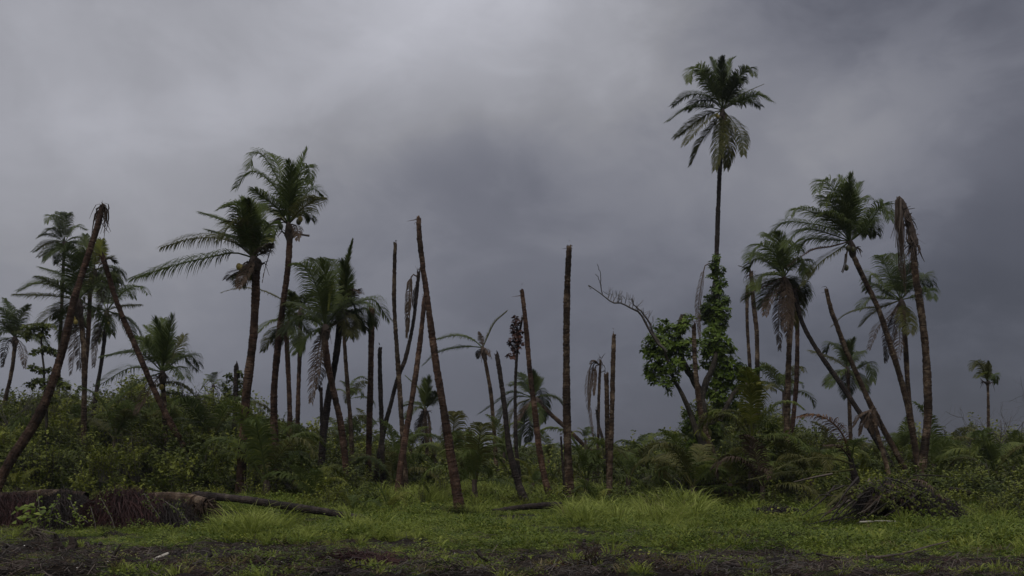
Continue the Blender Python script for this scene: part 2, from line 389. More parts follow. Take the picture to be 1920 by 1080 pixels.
def auto_dY(cpx, tip, Y, Lr, sg):
    l = math.hypot(tip[0] - cpx[0], tip[1] - cpx[1]) / F * Y
    return sg * min(math.sqrt(max(Lr * Lr - l * l, 0.05)), .55 * l + .5)

def trunk_path(pts, Y, dYtop=0.0):
    n = len(pts); P = [at(x, y, Y + dYtop * (1 - q / (n - 1))) for q, (x, y) in enumerate(pts)]
    # carry on along the last direction down into the ground
    a, b = P[-2], P[-1]; d = unit(b - a)
    gz = gh(b[0], b[1]) - .12
    if b[2] > gz:
        d = unit(d * [1, 1, 1] + [0, 0, -.25]); k_ = (b[2] - gz) / max(-d[2], .2); P.append(b + d * k_)
    return np.array(P)

def trunk_geo(mb, P, W, ring=.12, sides=10, broken=False, flare=1.75, base_on_ground=True):
    """P top->bottom world points, W radii at both ends. Leaf scars as stepped rings; broken -> jagged torn top"""
    P = P[::-1]; Ltot = np.linalg.norm(np.diff(P, axis=0), axis=1).sum()
    nr = max(6, int(Ltot / ring))
    Q = catmull(P, nr * 2 + 1); n = len(Q)
    s = np.linspace(0, 1, n); Q[1:-1] += (Q[2:] - Q[1:-1]) * rng.uniform(-.4, .4, (n - 2, 1)); Wb, Wt = W[1], W[0]
    R = Wb + (Wt - Wb) * s
    if base_on_ground: R = R * (1 + (flare - 1) * np.exp(-s * Ltot / .45))
    R = R * (1 + .05 * np.sin(s * Ltot * 1.7 + rng.random() * 6) + .03 * np.sin(s * Ltot * 4.1 + rng.random() * 6))
    groove = (np.arange(n) % 2) * rng.uniform(.3, 1.0, n)
    R = R * (1 - .055 * groove * (.3 + 1.2 * rng.random(n)))
    Q = Q + rng.normal(0, .006, Q.shape)
    T, U, Wv = frames(Q)
    a = np.linspace(0, 2 * np.pi, sides, endpoint=False)
    tilt = rng.normal(0, .10, n)[:, None] * R[:, None] * np.sin(a + rng.random() * 6)[None, :]      # rings are never quite level
    rr = R[:, None] * (1 + .035 * rng.standard_normal((n, sides)))
    V = Q[:, None, :] + rr[..., None] * (np.cos(a)[None, :, None] * U[:, None, :] + np.sin(a)[None, :, None] * Wv[:, None, :]) + tilt[..., None] * T[:, None, :]
    if broken:
        h = np.abs(rng.normal(0, 1, sides)) * R[-1] * 1.1
        V[-1] = V[-1] + T[-1] * h[:, None]
    V = V.reshape(-1, 3)
    i = np.arange(n - 1)[:, None] * sides; j = np.arange(sides)[None, :]; k_ = (j + 1) % sides
    q = np.stack([i + j, i + k_, i + sides + k_, i + sides + j], -1).reshape(-1, 4)
    Tr = np.vstack([q[:, [0, 1, 2]], q[:, [0, 2, 3]]]); AA = np.repeat(groove, sides)
    c = Q[-1] + T[-1] * (R[-1] * (-.3 if broken else .3)); V = np.vstack([V, c]); b = (n - 1) * sides
    Tr = np.vstack([Tr, [[len(V) - 1, b + x, b + (x + 1) % sides] for x in range(sides)]])
    mb.add(V, Tr, np.concatenate([AA, [1]]))
    return Q[::-1]

BASES = []
def wr(wpx, Y): return wpx / F * Y / 2

def ribbon(mb, P, w0, w1, wdir=None):
    P = catmull(P, max(4, len(P) + 1)); n = len(P); T = unit(np.gradient(P, axis=0))
    wd = unit(rng.normal(0, 1, 3)) if wdir is None else wdir
    S = unit(np.cross(T, wd)) * np.linspace(w0, w1, n)[:, None] / 2
    V = np.stack([P - S, P + S], 1).reshape(-1, 3); b = np.arange(n - 1)[:, None] * 2
    mb.add(V, np.vstack([b + [[0, 1, 3]], b + [[0, 3, 2]]]))

def shreds(parent, c, n=14, ln=.8, spread=.22, m='frond_d', name='torn_fibre', up=0.0, w=.05):
    mb = MB()
    for q in range(n):
        a = rng.random() * 6.28; o = np.array([math.cos(a), math.sin(a), 0]) * spread * (.3 + rng.random())
        l = ln * (.35 + .8 * rng.random())
        p0 = c + o * .35 + [0, 0, rng.normal(0, .12)]
        if rng.random() < up: P = [p0, p0 + o * .5 + [0, 0, l * .3], p0 + o * .9 + [rng.normal(0, .04), 0, l * .6]]
        else: P = [p0, p0 + o * .6 + [0, 0, -.08 * l], p0 + o * .9 + [rng.normal(-.05, .06), 0, -l * .5], p0 + o * 1.0 + [rng.normal(-.1, .12), 0, -l]]
        ribbon(mb, P, w * (.5 + rng.random()), w * .2)
    return mb.build(name, M[m], parent)

def blob(mb, c, r, lat=7, lon=10, jit=.05, sq=(1, 1, 1)):
    V = [c + np.array([0, 0, r * sq[2]])]; 
    for i_ in range(1, lat):
        th = math.pi * i_ / lat
        for j_ in range(lon):
            ph = 2 * math.pi * j_ / lon; k_ = 1 + jit * rng.standard_normal()
            V.append(c + np.array([math.sin(th) * math.cos(ph) * sq[0], math.sin(th) * math.sin(ph) * sq[1], math.cos(th) * sq[2]]) * r * k_)
    V.append(c - np.array([0, 0, r * sq[2]])); T_ = []
    for j_ in range(lon):
        T_.append([0, 1 + j_, 1 + (j_ + 1) % lon])
        for i_ in range(lat - 2):
            a, b = 1 + i_ * lon + j_, 1 + i_ * lon + (j_ + 1) % lon; T_ += [[a, a + lon, b + lon], [a, b + lon, b]]
        a = 1 + (lat - 2) * lon; T_.append([len(V) - 1, a + (j_ + 1) % lon, a + j_])
    mb.add(V, T_)

def coconut(parent, p, r=.11, m='nut_g'):
    mb = MB(); blob(mb, np.asarray(p), r, 6, 9, .02, (.9, .9, 1.15)); return mb.build('coconut', M[m], parent, smooth=True)

GP = 'coconut palms standing in the storm-torn grove'
GS = 'bare palm trunks without crowns in the grove'

def palm(label, pts, wpx, Y, crown, fronds, Lr=4.2, leaf=.85, fill=0, dead=0, bark='bark', dYtop=0.0, wid=.040, n=46, nuts=(), sheath=True,
         broken=False, fillw=(-.6, 1.0), droop=.8, wind=.25, shaft=None, group=GP, up_fill=True, name='coconut_palm', ringf=1.0, cat='palm tree'):
    P = trunk_path(pts, Y, dYtop); BASES.append((P[-1], wr(wpx[1], Y)))
    t = thing(name, label, cat, P[-1] + [0, 0, .12], group)
    mb = MB(); trunk_geo(mb, P, (wr(wpx[0], Y), wr(wpx[1], Y)), ring=.085 * ringf * (1 if Y < 55 else 1.5), sides=10 if Y < 55 else 7, broken=broken)
    mb.build('trunk', M[bark], t, smooth=False)
    Yc = Y + dYtop; c = at(crown[0], crown[1], Yc)
    if sheath:
        mb = MB(); top = P[0]; r = wr(wpx[0], Y)
        Q = np.linspace(top - (c - top) * .2, c + unit(c - top + 1e-6) * .1, 6) if np.linalg.norm(c - top) > .15 else np.linspace(top - [0, 0, .25], top + [0, 0, .35], 6)
        tube(mb, Q, np.array([1.0, 1.35, 1.7, 1.6, 1.2, .5]) * r, 9, jit=.12)
        for q in range(16):       # old leaf bases and fibre sticking out
            a = rng.random() * 6.28; o = np.array([math.cos(a), math.sin(a) * .8, 0]); b = Q[2] + o * r * 1.3
            ribbon(mb, [b, b + o * .15 + [0, 0, .12], b + o * .34 + [0, 0, rng.normal(-.02, .2)]], .09, .02)
        mb.build('crown_shaft', M['fibre'], t)
    for q, f in enumerate(fronds):
        path = f[0]; m = f[1] if len(f) > 1 else 'frond'; kw = dict(f[2]) if len(f) > 2 else {}
        sg = kw.pop('sg', 1 if q % 2 else -1)
        dY = kw.pop('dY', None)
        if dY is None: dY = auto_dY(crown, path[-1], Yc, Lr, sg)
        kw.setdefault('leaf', leaf); kw.setdefault('wid', wid * (1.08 if Yc > 55 else 1.0)); kw.setdefault('n', n); kw.setdefault('droop', droop); kw.setdefault('wind', wind)
        if Yc > 49 and m == 'frond' and q % 3: m = 'frond_k'; kw['n'] = int(kw['n'] * 1.15)
        if m in (D, R_): kw['leaf'] *= .6 if m == D and 'leaf' not in (f[2] if len(f) > 2 else {}) else 1; kw['miss'] = max(kw.get('miss', 0), .2); kw['n'] = int(kw['n'] * .75)
        frond(t, px_path(c, path, Yc, dY), m, **kw)
    Lf = np.median([math.hypot(f[0][-1][0] - crown[0], f[0][-1][1] - crown[1]) for f in fronds]) / F * Yc * 1.15
    for q in range(max(0, fill - 3)):
        a = 2 * math.pi * (q + rng.random() * .7) / max(fill, 1); el = rng.uniform(*fillw); l = Lf * rng.uniform(.75, 1.0)
        d = np.array([math.cos(a) * math.cos(el), math.sin(a) * math.cos(el), math.sin(el)])
        p1 = c + d * l * .45; p2 = p1 + unit(d + [-.15, 0, -.42]) * l * .33; p3 = p2 + unit(d + [-.3, 0, -1.1]) * l * .28
        frond(t, [c, p1, p2, p3], ('frond_k', 'frond', 'frond_o')[q % 3], leaf=leaf, wid=wid, n=n, droop=droop, wind=wind)
    for q in range(dead):
        a = 2 * math.pi * (q + rng.random()) / dead; l = Lr * rng.uniform(.5, .95)
        o = np.array([math.cos(a), math.sin(a), 0]) * l
        frond(t, [c - [0, 0, .1], c + o * .12 + [0, 0, -.1], c + o * .2 + [0, 0, -.45 * l], c + o * .22 + [-.1, 0, -l]], 'frond_d', leaf=leaf * .28, n=20, droop=1.5, wind=.2, miss=.3, wid=wid * .8)
    for nx_ in nuts:
        x, y, m = nx_; coconut(t, at(x, y, Yc - .25), .125, m)
    return t

def snag(label, pts, wpx, Y, bark='bark', dYtop=0.0, shred=None, cat='palm trunk', name='bare_palm_trunk', group=GS, ringf=1.0):
    P = trunk_path(pts, Y, dYtop); BASES.append((P[-1], wr(wpx[1], Y)))
    t = thing(name, label, cat, P[-1] + [0, 0, .12], group)
    mb = MB(); trunk_geo(mb, P, (wr(wpx[0], Y), wr(wpx[1], Y)), ring=.085 * ringf * (1 if Y < 55 else 1.4), sides=11 if Y < 45 else 8, broken=True)
    mb.build('trunk', M[bark], t)
    if rng.random() < .75 and not shred:      # rotten splinters round the break
        shreds(t, P[0] + [0, 0, .02], n=7, ln=.15, spread=wr(wpx[0], Y) * .9, m='fibre', name='splinter', up=.7, w=.04)
    if shred: shreds(t, P[0], **shred)
    return t

def base_y(px_top, Y): return HZ + CAMH * F / Y

# ================================================================== THE GROVE, left to right
D = 'frond_d'; R_ = 'frond_r'; O_ = 'frond_o'; Yl = 'frond_y'
UPF = dict(droop=.12, wind=.10, leaf=.64, tipward=16)

# ---- left group
palm('palm cut by the left edge of the picture, crown level with the shrub tiers', [(28, 648), (21, 700), (5, 765), (-22, 850)], (7, 9), 62, (28, 632), [
    ([(12, 590), (-14, 572)],), ([(24, 590), (8, 560)],), ([(38, 595), (54, 572)],), ([(8, 620), (-25, 640)],), ([(50, 625), (82, 640)],),
    ([(12, 645), (4, 688)], D), ([(42, 655), (46, 690)], D), ([(46, 612), (78, 608)], O_), ([(2, 605), (-35, 600)],)], Lr=3.6, leaf=.75, fill=8, n=44)
palm('far palm with full round crown left of the leaning torn trunk', [(120, 470), (117, 540), (110, 700), (107, 800)], (6, 8), 78, (121, 454), [
    ([(105, 415), (95, 405), (88, 418)],), ([(115, 405), (108, 398)],), ([(125, 405), (132, 402)],), ([(142, 425), (162, 430)],), ([(100, 430), (78, 440)],),
    ([(95, 452), (62, 472)],), ([(103, 470), (82, 492)],), ([(143, 455), (166, 462)],), ([(138, 470), (150, 490)],), ([(100, 462), (72, 482)], O_)], Lr=3.4, leaf=.8, fill=10, n=46)
palm('palm behind the leaning torn trunk, one long frond pointing left', [(150, 585), (157, 650), (158, 760), (157, 850)], (9, 11), 50, (146, 562), [
    ([(100, 555), (32, 553)], O_), ([(120, 520), (76, 502)],), ([(135, 500), (122, 462), (112, 470)],), ([(118, 575), (70, 610)], O_), ([(150, 510), (160, 470)],),
    ([(128, 600), (118, 640)],), ([(142, 620), (134, 700)], D), ([(150, 620), (148, 692)], D), ([(110, 535), (74, 520)],), ([(165, 540), (190, 535)],)],
    Lr=3.6, leaf=.95, fill=8, nuts=[(138, 598, 'nut_y'), (142, 604, 'nut_y')], bark='bark')
palm('reddish palm trunk beside the crossing of the two leaning trunks', [(169, 545), (166, 620), (160, 700), (157, 790), (156, 850)], (8, 9), 54, (176, 505), [
    ([(180, 480), (190, 450)], Yl), ([(165, 470), (160, 440)],), ([(150, 490), (128, 478)],), ([(195, 520), (214, 545)],), ([(158, 530), (140, 560)], O_), ([(190, 540), (186, 590)], D)],
    Lr=3.0, leaf=.8, fill=8, bark='bark_red')
palm('dark palm right of the torn trunks with frond arching to the right', [(200, 600), (190, 680), (178, 755), (172, 840)], (7, 9), 60, (200, 582), [
    ([(235, 545), (262, 538), (278, 552)],), ([(232, 600), (252, 640)],), ([(208, 540), (218, 508)],), ([(185, 545), (178, 520)],), ([(175, 580), (160, 610)],),
    ([(185, 620), (173, 655)], D), ([(182, 640), (176, 690)], D), ([(225, 575), (262, 572)], O_)], Lr=3.6, leaf=.85, fill=8, bark='bark_dark', nuts=[(203, 608, 'nut_y'), (201, 620, 'nut_g')])
t = snag('thick trunk leaning right with a torn shredded top, leftmost in front', [(191, 388), (184, 420), (165, 480), (140, 560), (112, 675), (75, 775), (22, 860), (-8, 915)], (10, 21), 37,
     bark='bark_red', dYtop=1.5, shred=dict(n=30, ln=.95, spread=.20, m='frond_d', w=.07), cat='palm trunk')
shreds(t, at(190, 396, 38.5), n=16, ln=.55, spread=.16, m='fibre', up=.35, name='fibre_sheath')
t = snag('leaning trunk tilted left over the shrubs, small broken leaf at its top', [(193, 484), (203, 515), (222, 575), (250, 640), (285, 722), (318, 790), (352, 850)], (9, 13), 44, bark='bark_red', dYtop=-1.5,
         shred=dict(n=12, ln=.5, spread=.14, m='frond_d', w=.06))
for pts, m in (([(188, 468), (190, 452)], Yl), ([(205, 485), (214, 492)], O_), ([(184, 472), (180, 462)], O_)):
    frond(t, px_path(at(193, 490, 42.5), pts, 42.5, .3), m, leaf=.45, n=22, droop=.3, wind=.1, wid=.05)
palm('short green palm with yellow stalk bending behind the leaning trunk', [(305, 718), (308, 760), (310, 830)], (9, 11), 46, (305, 697), [
    ([(305, 640), (290, 598)], 'frond', UPF), ([(295, 640), (270, 612)], 'frond', UPF), ([(315, 640), (324, 592)], 'frond', UPF), ([(325, 660), (345, 630)], O_),
    ([(260, 662), (195, 668)],), ([(245, 690), (186, 722)],), ([(255, 720), (205, 762)],), ([(335, 665), (368, 692)],), ([(330, 690), (346, 708)],), ([(285, 650), (262, 632)],),
    ([(270, 640), (262, 655)],), ([(300, 620), (306, 598)],), ([(280, 730), (255, 775)], D), ([(312, 650), (310, 610)], 'frond', UPF)], Lr=3.4, leaf=.95, fill=4, nuts=[(303, 726, 'nut_y')])
palm('tiny far palm beside the leafy post, left of the two tall palms', [(400, 728), (399, 760), (399, 800)], (4, 5), 112, (400, 722), [
    ([(390, 712), (378, 730)],), ([(392, 705), (384, 702)],), ([(402, 702), (406, 698)],), ([(412, 712), (422, 722)],), ([(395, 735), (392, 752)], D), ([(408, 735), (410, 750)], D)], Lr=2.6, leaf=.6, fill=5, n=24)

# ---- the two tall wind-swept palms
palm('tall palm with two long fronds streaming left and yellow coconuts', [(480, 505), (479, 560), (474, 640), (464, 720), (457, 800), (453, 880), (452, 925)], (15, 18), 39, (476, 484), [
    ([(440, 474), (395, 482), (330, 497), (252, 522)], 'frond', dict(dY=-.6, droop=1.15, wind=.1, leaf=1.25, n=60)),
    ([(445, 458), (410, 447), (360, 448), (306, 463)], O_, dict(dY=.7, droop=1.1, wind=.1, leaf=1.1, n=54)),
    ([(450, 440), (420, 415), (378, 400)], 'frond', dict(dY=.9, droop=.6, wind=.6, leaf=.85)),
    ([(455, 430), (435, 420), (412, 450)], O_, dict(dY=-1.2)), ([(462, 410), (440, 385), (412, 392)], 'frond', dict(dY=-1.0)),
    ([(466, 420), (460, 385), (452, 370)], 'frond', UPF), ([(470, 415), (470, 388), (464, 374)], 'frond_l', UPF), ([(485, 420), (492, 390), (500, 384)], 'frond', UPF),
    ([(492, 440), (505, 420), (507, 436)],), ([(490, 460), (504, 445)], Yl), ([(455, 400), (462, 375)], 'frond', dict(sg=-1)),
    ([(460, 505), (440, 512), (424, 524)], D), ([(462, 510), (448, 540)], D), ([(466, 515), (455, 520), (452, 534)], 'frond_o'), ([(496, 470), (508, 458)], D), ([(445, 450), (415, 440), (390, 432)], 'frond', dict(sg=1))],
    Lr=3.6, leaf=.85, fill=0, n=52, nuts=[(448, 500, 'nut_y'), (452, 502, 'nut_y'), (466, 512, 'nut_g'), (458, 503, 'nut_g')], bark='bark_red')
palm('taller palm with fronds arching up to the right of its streaming neighbour', [(543, 450), (540, 500), (530, 575), (520, 660), (514, 730), (514, 800), (518, 880), (520, 915)], (11, 15), 43, (541, 420), [
    ([(530, 360), (508, 312), (488, 288), (474, 292), (470, 312)], 'frond', dict(dY=-.8, leaf=1.0)), ([(528, 370), (500, 335), (468, 322), (444, 352)], 'frond', dict(dY=.6, leaf=1.0)),
    ([(535, 355), (520, 305), (505, 288)], 'frond', dict(sg=1, leaf=1.0)), ([(548, 370), (560, 320), (576, 280)], 'frond', UPF), ([(550, 370), (562, 325), (578, 312), (581, 345)], 'frond', dict(leaf=.8)),
    ([(560, 385), (585, 355), (606, 366)],), ([(562, 395), (590, 375), (604, 372)], O_), ([(558, 405), (575, 400), (582, 412)],), ([(520, 390), (495, 370), (478, 355)],), ([(515, 400), (490, 388), (476, 395)], Yl),
    ([(543, 360), (545, 320), (540, 302)], 'frond', UPF), ([(552, 370), (566, 340), (585, 340)],), ([(522, 410), (506, 425), (500, 455)], D, dict(leaf=.3)), ([(524, 418), (512, 455), (498, 500), (492, 530)], D, dict(leaf=.12, stalk=.03, dY=0)),
    ([(556, 425), (558, 450)], D, dict(leaf=.4))], Lr=4.0, leaf=.9, fill=3, n=50, fillw=(.2, 1.1), nuts=[(522, 414, 'nut_g'), (563, 411, 'nut_y'), (560, 416, 'nut_g'), (526, 425, 'nut_g')], bark='bark_red')
t = thing('broken_leaf_stalk', 'bare broken stick poking right from the taller left palm below its crown', 'stalk', at(556, 442, 42.9))
mb = MB(); tube(mb, [at(545, 446, 42.95), at(560, 439, 42.8), at(572, 441, 42.7), at(580, 442, 42.7)], [.05, .045, .04, .05], 6); mb.build('stalk', M['stem_d'], t)

# ---- dense cluster left of centre
palm('bushy palm leaning over the dark trunk, yellow stalk in its crown', [(609, 634), (614, 680), (628, 745), (638, 790), (646, 850)], (12, 13), 42, (609, 612), [
    ([(598, 550), (575, 502), (550, 497)], 'frond', dict(leaf=1.0)), ([(604, 540), (596, 492), (580, 488)], 'frond', dict(leaf=1.0)), ([(612, 545), (608, 500), (600, 486)], 'frond', UPF),
    ([(588, 590), (556, 572), (528, 598)],), ([(585, 600), (555, 598), (530, 625)],), ([(618, 560), (625, 520), (640, 505)],), ([(590, 620), (570, 635), (560, 660)], 'frond'),
    ([(625, 590), (640, 560), (655, 552)],), ([(600, 640), (592, 690), (584, 755)], D, dict(leaf=.5)), ([(604, 645), (600, 700), (596, 730)], D), ([(612, 560), (622, 530), (616, 580)], Yl, dict(leaf=.2)), ([(625, 610), (650, 600), (655, 630)], 'frond_o')],
    Lr=3.8, leaf=.95, fill=5, n=50, bark='bark_red')
palm('palm with one narrow frond standing straight up, black lower trunk', [(638, 600), (630, 670), (615, 750), (606, 820), (601, 900)], (12, 15), 43.5, (640, 578), [
    ([(645, 530), (652, 490), (662, 450)], 'frond_l', dict(leaf=.36, wind=.1, droop=.2, n=50, tipward=20)), ([(640, 530), (630, 495), (612, 485)],), ([(650, 540), (648, 510), (640, 490)], 'frond', UPF),
    ([(665, 570), (700, 562), (728, 598)], 'frond', dict(leaf=.95)), ([(658, 560), (668, 545), (678, 550)], D), ([(660, 585), (690, 580), (700, 610)],), ([(650, 600), (662, 630)], 'frond_o'), ([(622, 560), (605, 545)],)],
    Lr=3.8, leaf=.85, fill=4, n=46, bark='bark_dark')
palm('slim pale trunk rising behind the black-footed palm', [(644, 600), (647, 660), (653, 740), (658, 800), (660, 860)], (7, 9), 52, (643, 588), [
    ([(660, 570), (690, 570), (712, 590)], 'frond'), ([(625, 575), (600, 590)],), ([(648, 560), (655, 535)],), ([(665, 590), (672, 615)], O_)], Lr=3.4, leaf=.8, fill=3)
palm('straight palm just right of the taller swept palm, fronds drooping left', [(537, 628), (540, 690), (543, 760), (544, 850)], (9, 10), 50, (542, 606), [
    ([(520, 600), (500, 608), (482, 625)], 'frond'), ([(525, 615), (508, 632), (494, 658)], 'frond_o'), ([(545, 570), (548, 550)],), ([(560, 600), (580, 625)],), ([(555, 625), (560, 650)],), ([(525, 625), (520, 650)],)],
    Lr=3.2, leaf=.7, fill=3, bark='bark_red')
palm('thin palm with a sparse frond reaching left across two trunks', [(563, 600), (562, 660), (559, 750), (557, 850)], (8, 9), 56, (565, 580), [
    ([(530, 562), (490, 544), (450, 540), (416, 548)], 'frond_o', dict(leaf=.5, miss=.25)), ([(550, 560), (540, 545)],), ([(575, 560), (590, 550)],), ([(550, 600), (545, 625)],), ([(585, 590), (596, 610)],)],
    Lr=3.6, leaf=.75, fill=4, bark='bark_red')
snag('short blackened stump post beside the black-footed palm', [(602, 732), (603, 790), (601, 860)], (6, 8), 47, 'bark_dark')
snag('thick headless post left of the thin dark post, left of centre', [(697, 582), (696, 650), (694, 740), (692, 821)], (11, 12), 46, 'bark_red')
snag('shorter dark headless post with flat top, left of centre', [(712, 656), (713, 720), (716, 800), (717, 840)], (8, 10), 45, 'bark_dark')
snag('tall slender headless trunk left of the tallest bare trunk', [(741, 458), (739, 563), (745, 665), (750, 740), (755, 820), (758, 870)], (7, 11), 41, 'bark', dYtop=.5)
t = snag('curved dark dead palm with a spiky top and a hanging brown leaf', [(785, 510), (783, 534), (775, 604), (761, 669), (745, 712), (732, 760), (720, 807), (708, 870)], (6, 10), 46, 'bark_dark', dYtop=-.5, name='dead_palm', cat='dead palm',
     shred=dict(n=14, ln=.5, spread=.13, m='fibre', w=.05, up=.6))
frond(t, [at(784, 520, 45.5), at(772, 517, 45.4), at(767, 560, 45.3), at(763, 632, 45.3)], 'frond_d', leaf=.32, n=40, droop=1.6, wind=.1, wid=.05)
frond(t, [at(784, 522, 45.5), at(776, 560, 45.6), at(778, 590, 45.6)], 'frond_d', leaf=.2, n=20, droop=1.6, wind=.1)
snag('slanting reddish trunk with a dark band crossing behind the tallest bare trunk', [(796, 560), (790, 620), (783, 677), (773, 745), (761, 815), (752, 870), (748, 905)], (9, 13), 40, 'bark_red', dYtop=1)
snag('tallest bare trunk of the centre, leaning left, with flared foot', [(785, 411), (787, 450), (793, 500), (803, 575), (818, 685), (829, 750), (840, 820), (853, 900), (861, 950)], (9, 19), 32, 'bark_red', dYtop=.8)
palm('small palm with broad upright leaves and a grey skirt, behind the tallest bare trunk', [(797, 778), (799, 810), (801, 850)], (6, 8), 60, (797, 768), [
    ([(800, 735), (806, 708)], 'frond', UPF), ([(797, 735), (795, 712)], 'frond', UPF), ([(785, 730), (761, 705)], Yl, dict(leaf=.4)), ([(778, 755), (752, 762)],), ([(780, 765), (762, 785)],), ([(792, 790), (793, 830)], D), ([(800, 790), (802, 832)], D),
    ([(786, 795), (782, 820)], D), ([(812, 750), (818, 735)],)], Lr=2.2, leaf=.75, fill=2, dead=3)
snag('thin grey broken trunk beside the small palm with a grey skirt', [(804, 782), (808, 820), (815, 858)], (4, 6), 58, 'bark')
palm('ragged palm with two fronds flung left and one upright, centre', [(909, 672), (920, 734), (926, 800), (929, 850)], (7, 9), 60, (905, 652), [
    ([(885, 636), (855, 629), (815, 637)], 'frond', dict(leaf=.85, droop=.8, dY=.5)), ([(888, 650), (855, 652), (820, 662), (795, 684)], 'frond', dict(leaf=.85, dY=-.6)),
    ([(914, 632), (928, 605), (950, 585)], O_, dict(leaf=.55, wind=-.2, droop=.1, dY=.2)), ([(902, 635), (898, 622)], D, dict(leaf=.3)), ([(912, 655), (918, 668)], D, dict(leaf=.3)), ([(898, 660), (896, 672)], D, dict(leaf=.3))], Lr=3.0, leaf=.7, n=44)
snag('dark short headless trunk leaning left, just right of the ragged palm', [(932, 666), (944, 746), (955, 840), (970, 900), (985, 943)], (8, 14), 36, 'bark_dark')
t = snag('dark trunk tufted with withered red leaves, centre', [(979, 597), (972, 640), (967, 700), (966, 760), (968, 840), (972, 880)], (4, 9), 45, 'bark_dark', name='dead_tree', cat='dead tree')
def leaf_cloud(parent, blobs, Y, m, name='foliage', size=.16, per=60, flat=1.0, inner=.45):
    """rosettes of broad leaves through the volume of several clumps"""
    mb = MB(); Vs = []; 
    for (x, y, r, *rest) in blobs:
        dY_ = rest[0] if rest else rng.normal(0, r / F * Y * .5)
        c = at(x, y, Y + dY_); R = r / F * Y; ns = int(per * 1.2 * (R / .5) ** 2) + 3
        d = unit(rng.normal(0, 1, (ns, 3))); rad = R * (inner + (1.08 - inner) * rng.random((ns, 1)) ** .6)
        cen = c + d * rad * np.array([1, 1, .85 * flat])
        for q in range(ns):
            k_ = rng.integers(4, 8); ax = unit(d[q] * .7 + UP * .7 + rng.normal(0, .3, 3)); u1 = unit(np.cross(ax, [.3, .9, .2])); v1 = np.cross(ax, u1)
            s = size * rng.uniform(.45, 1.35); aa = np.arange(k_) * 2.4 + rng.random() * 6
            dd = unit(np.cos(aa)[:, None] * u1 + np.sin(aa)[:, None] * v1 + ax * .35 + rng.normal(0, .12, (k_, 3)) + [0, 0, -.12])
            ww = unit(np.cross(dd, ax)) * s * .27
            b = cen[q] + rng.normal(0, .02, (k_, 3))
            Vs.append(np.stack([b, b + dd * s * .55 + ww, b + dd * s * .55 - ww, b + dd * s - UP * s * .15], 1))
    V = np.concatenate(Vs); m_ = len(V); b = (np.arange(m_) * 4)[:, None]
    mb.add(V.reshape(-1, 3), np.concatenate([b + [[0, 1, 2]], b + [[1, 3, 2]]]))
    return mb.build(name, M[m], parent)
leaf_cloud(t, [(968, 605, 9), (965, 620, 9), (972, 628, 10), (962, 640, 9), (968, 655, 9), (960, 668, 7), (975, 645, 6)], 45, 'red_leaf', size=.17, per=70)
snag('reddish headless trunk leaning left with pale blotches, centre', [(979, 546), (985, 600), (994, 700), (1003, 770), (1011, 840), (1022, 900), (1032, 930)], (8, 13), 38, 'bark_red')
palm('toppled palm leaning far left, shaggy drooping crown behind the trunks', [(1014, 760), (1040, 783), (1072, 812), (1104, 843), (1135, 868)], (8, 8), 62, (1000, 745), [
    ([(1002, 715), (998, 696)], 'frond', UPF), ([(985, 715), (975, 700)],), ([(960, 735), (930, 755), (900, 775)],), ([(965, 745), (945, 770), (930, 800)],), ([(985, 770), (975, 810), (972, 835)],), ([(995, 770), (992, 810), (990, 830)],),
    ([(1005, 770), (1008, 795)],), ([(1012, 730), (1020, 760), (1020, 790)],), ([(970, 760), (955, 790), (950, 825)], O_), ([(975, 720), (955, 722)],), ([(978, 775), (965, 800)], D), ([(1010, 720), (1006, 708)], 'frond', UPF)], Lr=3.2, leaf=.85, fill=5, up_fill=False, bark='bark', fillw=(-1.0, .4))
snag('broad straight headless trunk right of centre, mottled grey and red', [(1067, 466), (1063, 563), (1062, 685), (1063, 780), (1065, 860), (1069, 925)], (11, 17), 37, 'bark')
snag('thin black broken post leaning on the foot of the broad straight trunk', [(1052, 820), (1055, 870), (1059, 920)], (4, 6), 37.6, 'bark_dark')
t = snag('pale splintered dead palm with leaf remains hanging left', [(1126, 676), (1123, 740), (1122, 800), (1121, 850)], (5, 6), 54, 'bark', name='dead_palm', cat='dead palm', shred=dict(n=14, ln=.5, spread=.16, m='frond_d', up=.35, w=.05))
for pth, lf in (([(1116, 678), (1106, 690), (1102, 740), (1108, 790), (1113, 825)], .3), ([(1114, 682), (1107, 720), (1104, 770)], .25), ([(1116, 690), (1114, 740)], .3), ([(1113, 676), (1106, 682)], .25)):
    frond(t, px_path(at(1124, 684, 54), pth, 54, -.3), D, leaf=lf, n=30, droop=1.4, wind=.1)
snag('crooked dark strand of trunk leaning against the splintered dead palm', [(1119, 770), (1122, 795), (1130, 825), (1134, 860)], (5, 7), 53, 'bark_dark')
snag('tall post of the close pair with a green mossy top', [(1151, 629), (1149, 700), (1147, 793), (1144, 870), (1142, 935)], (8, 11), 37.5, 'bark')
snag('shorter post of the close pair, ringed grey', [(1137, 704), (1138, 750), (1139, 810), (1141, 880)], (9, 10), 39, 'bark')

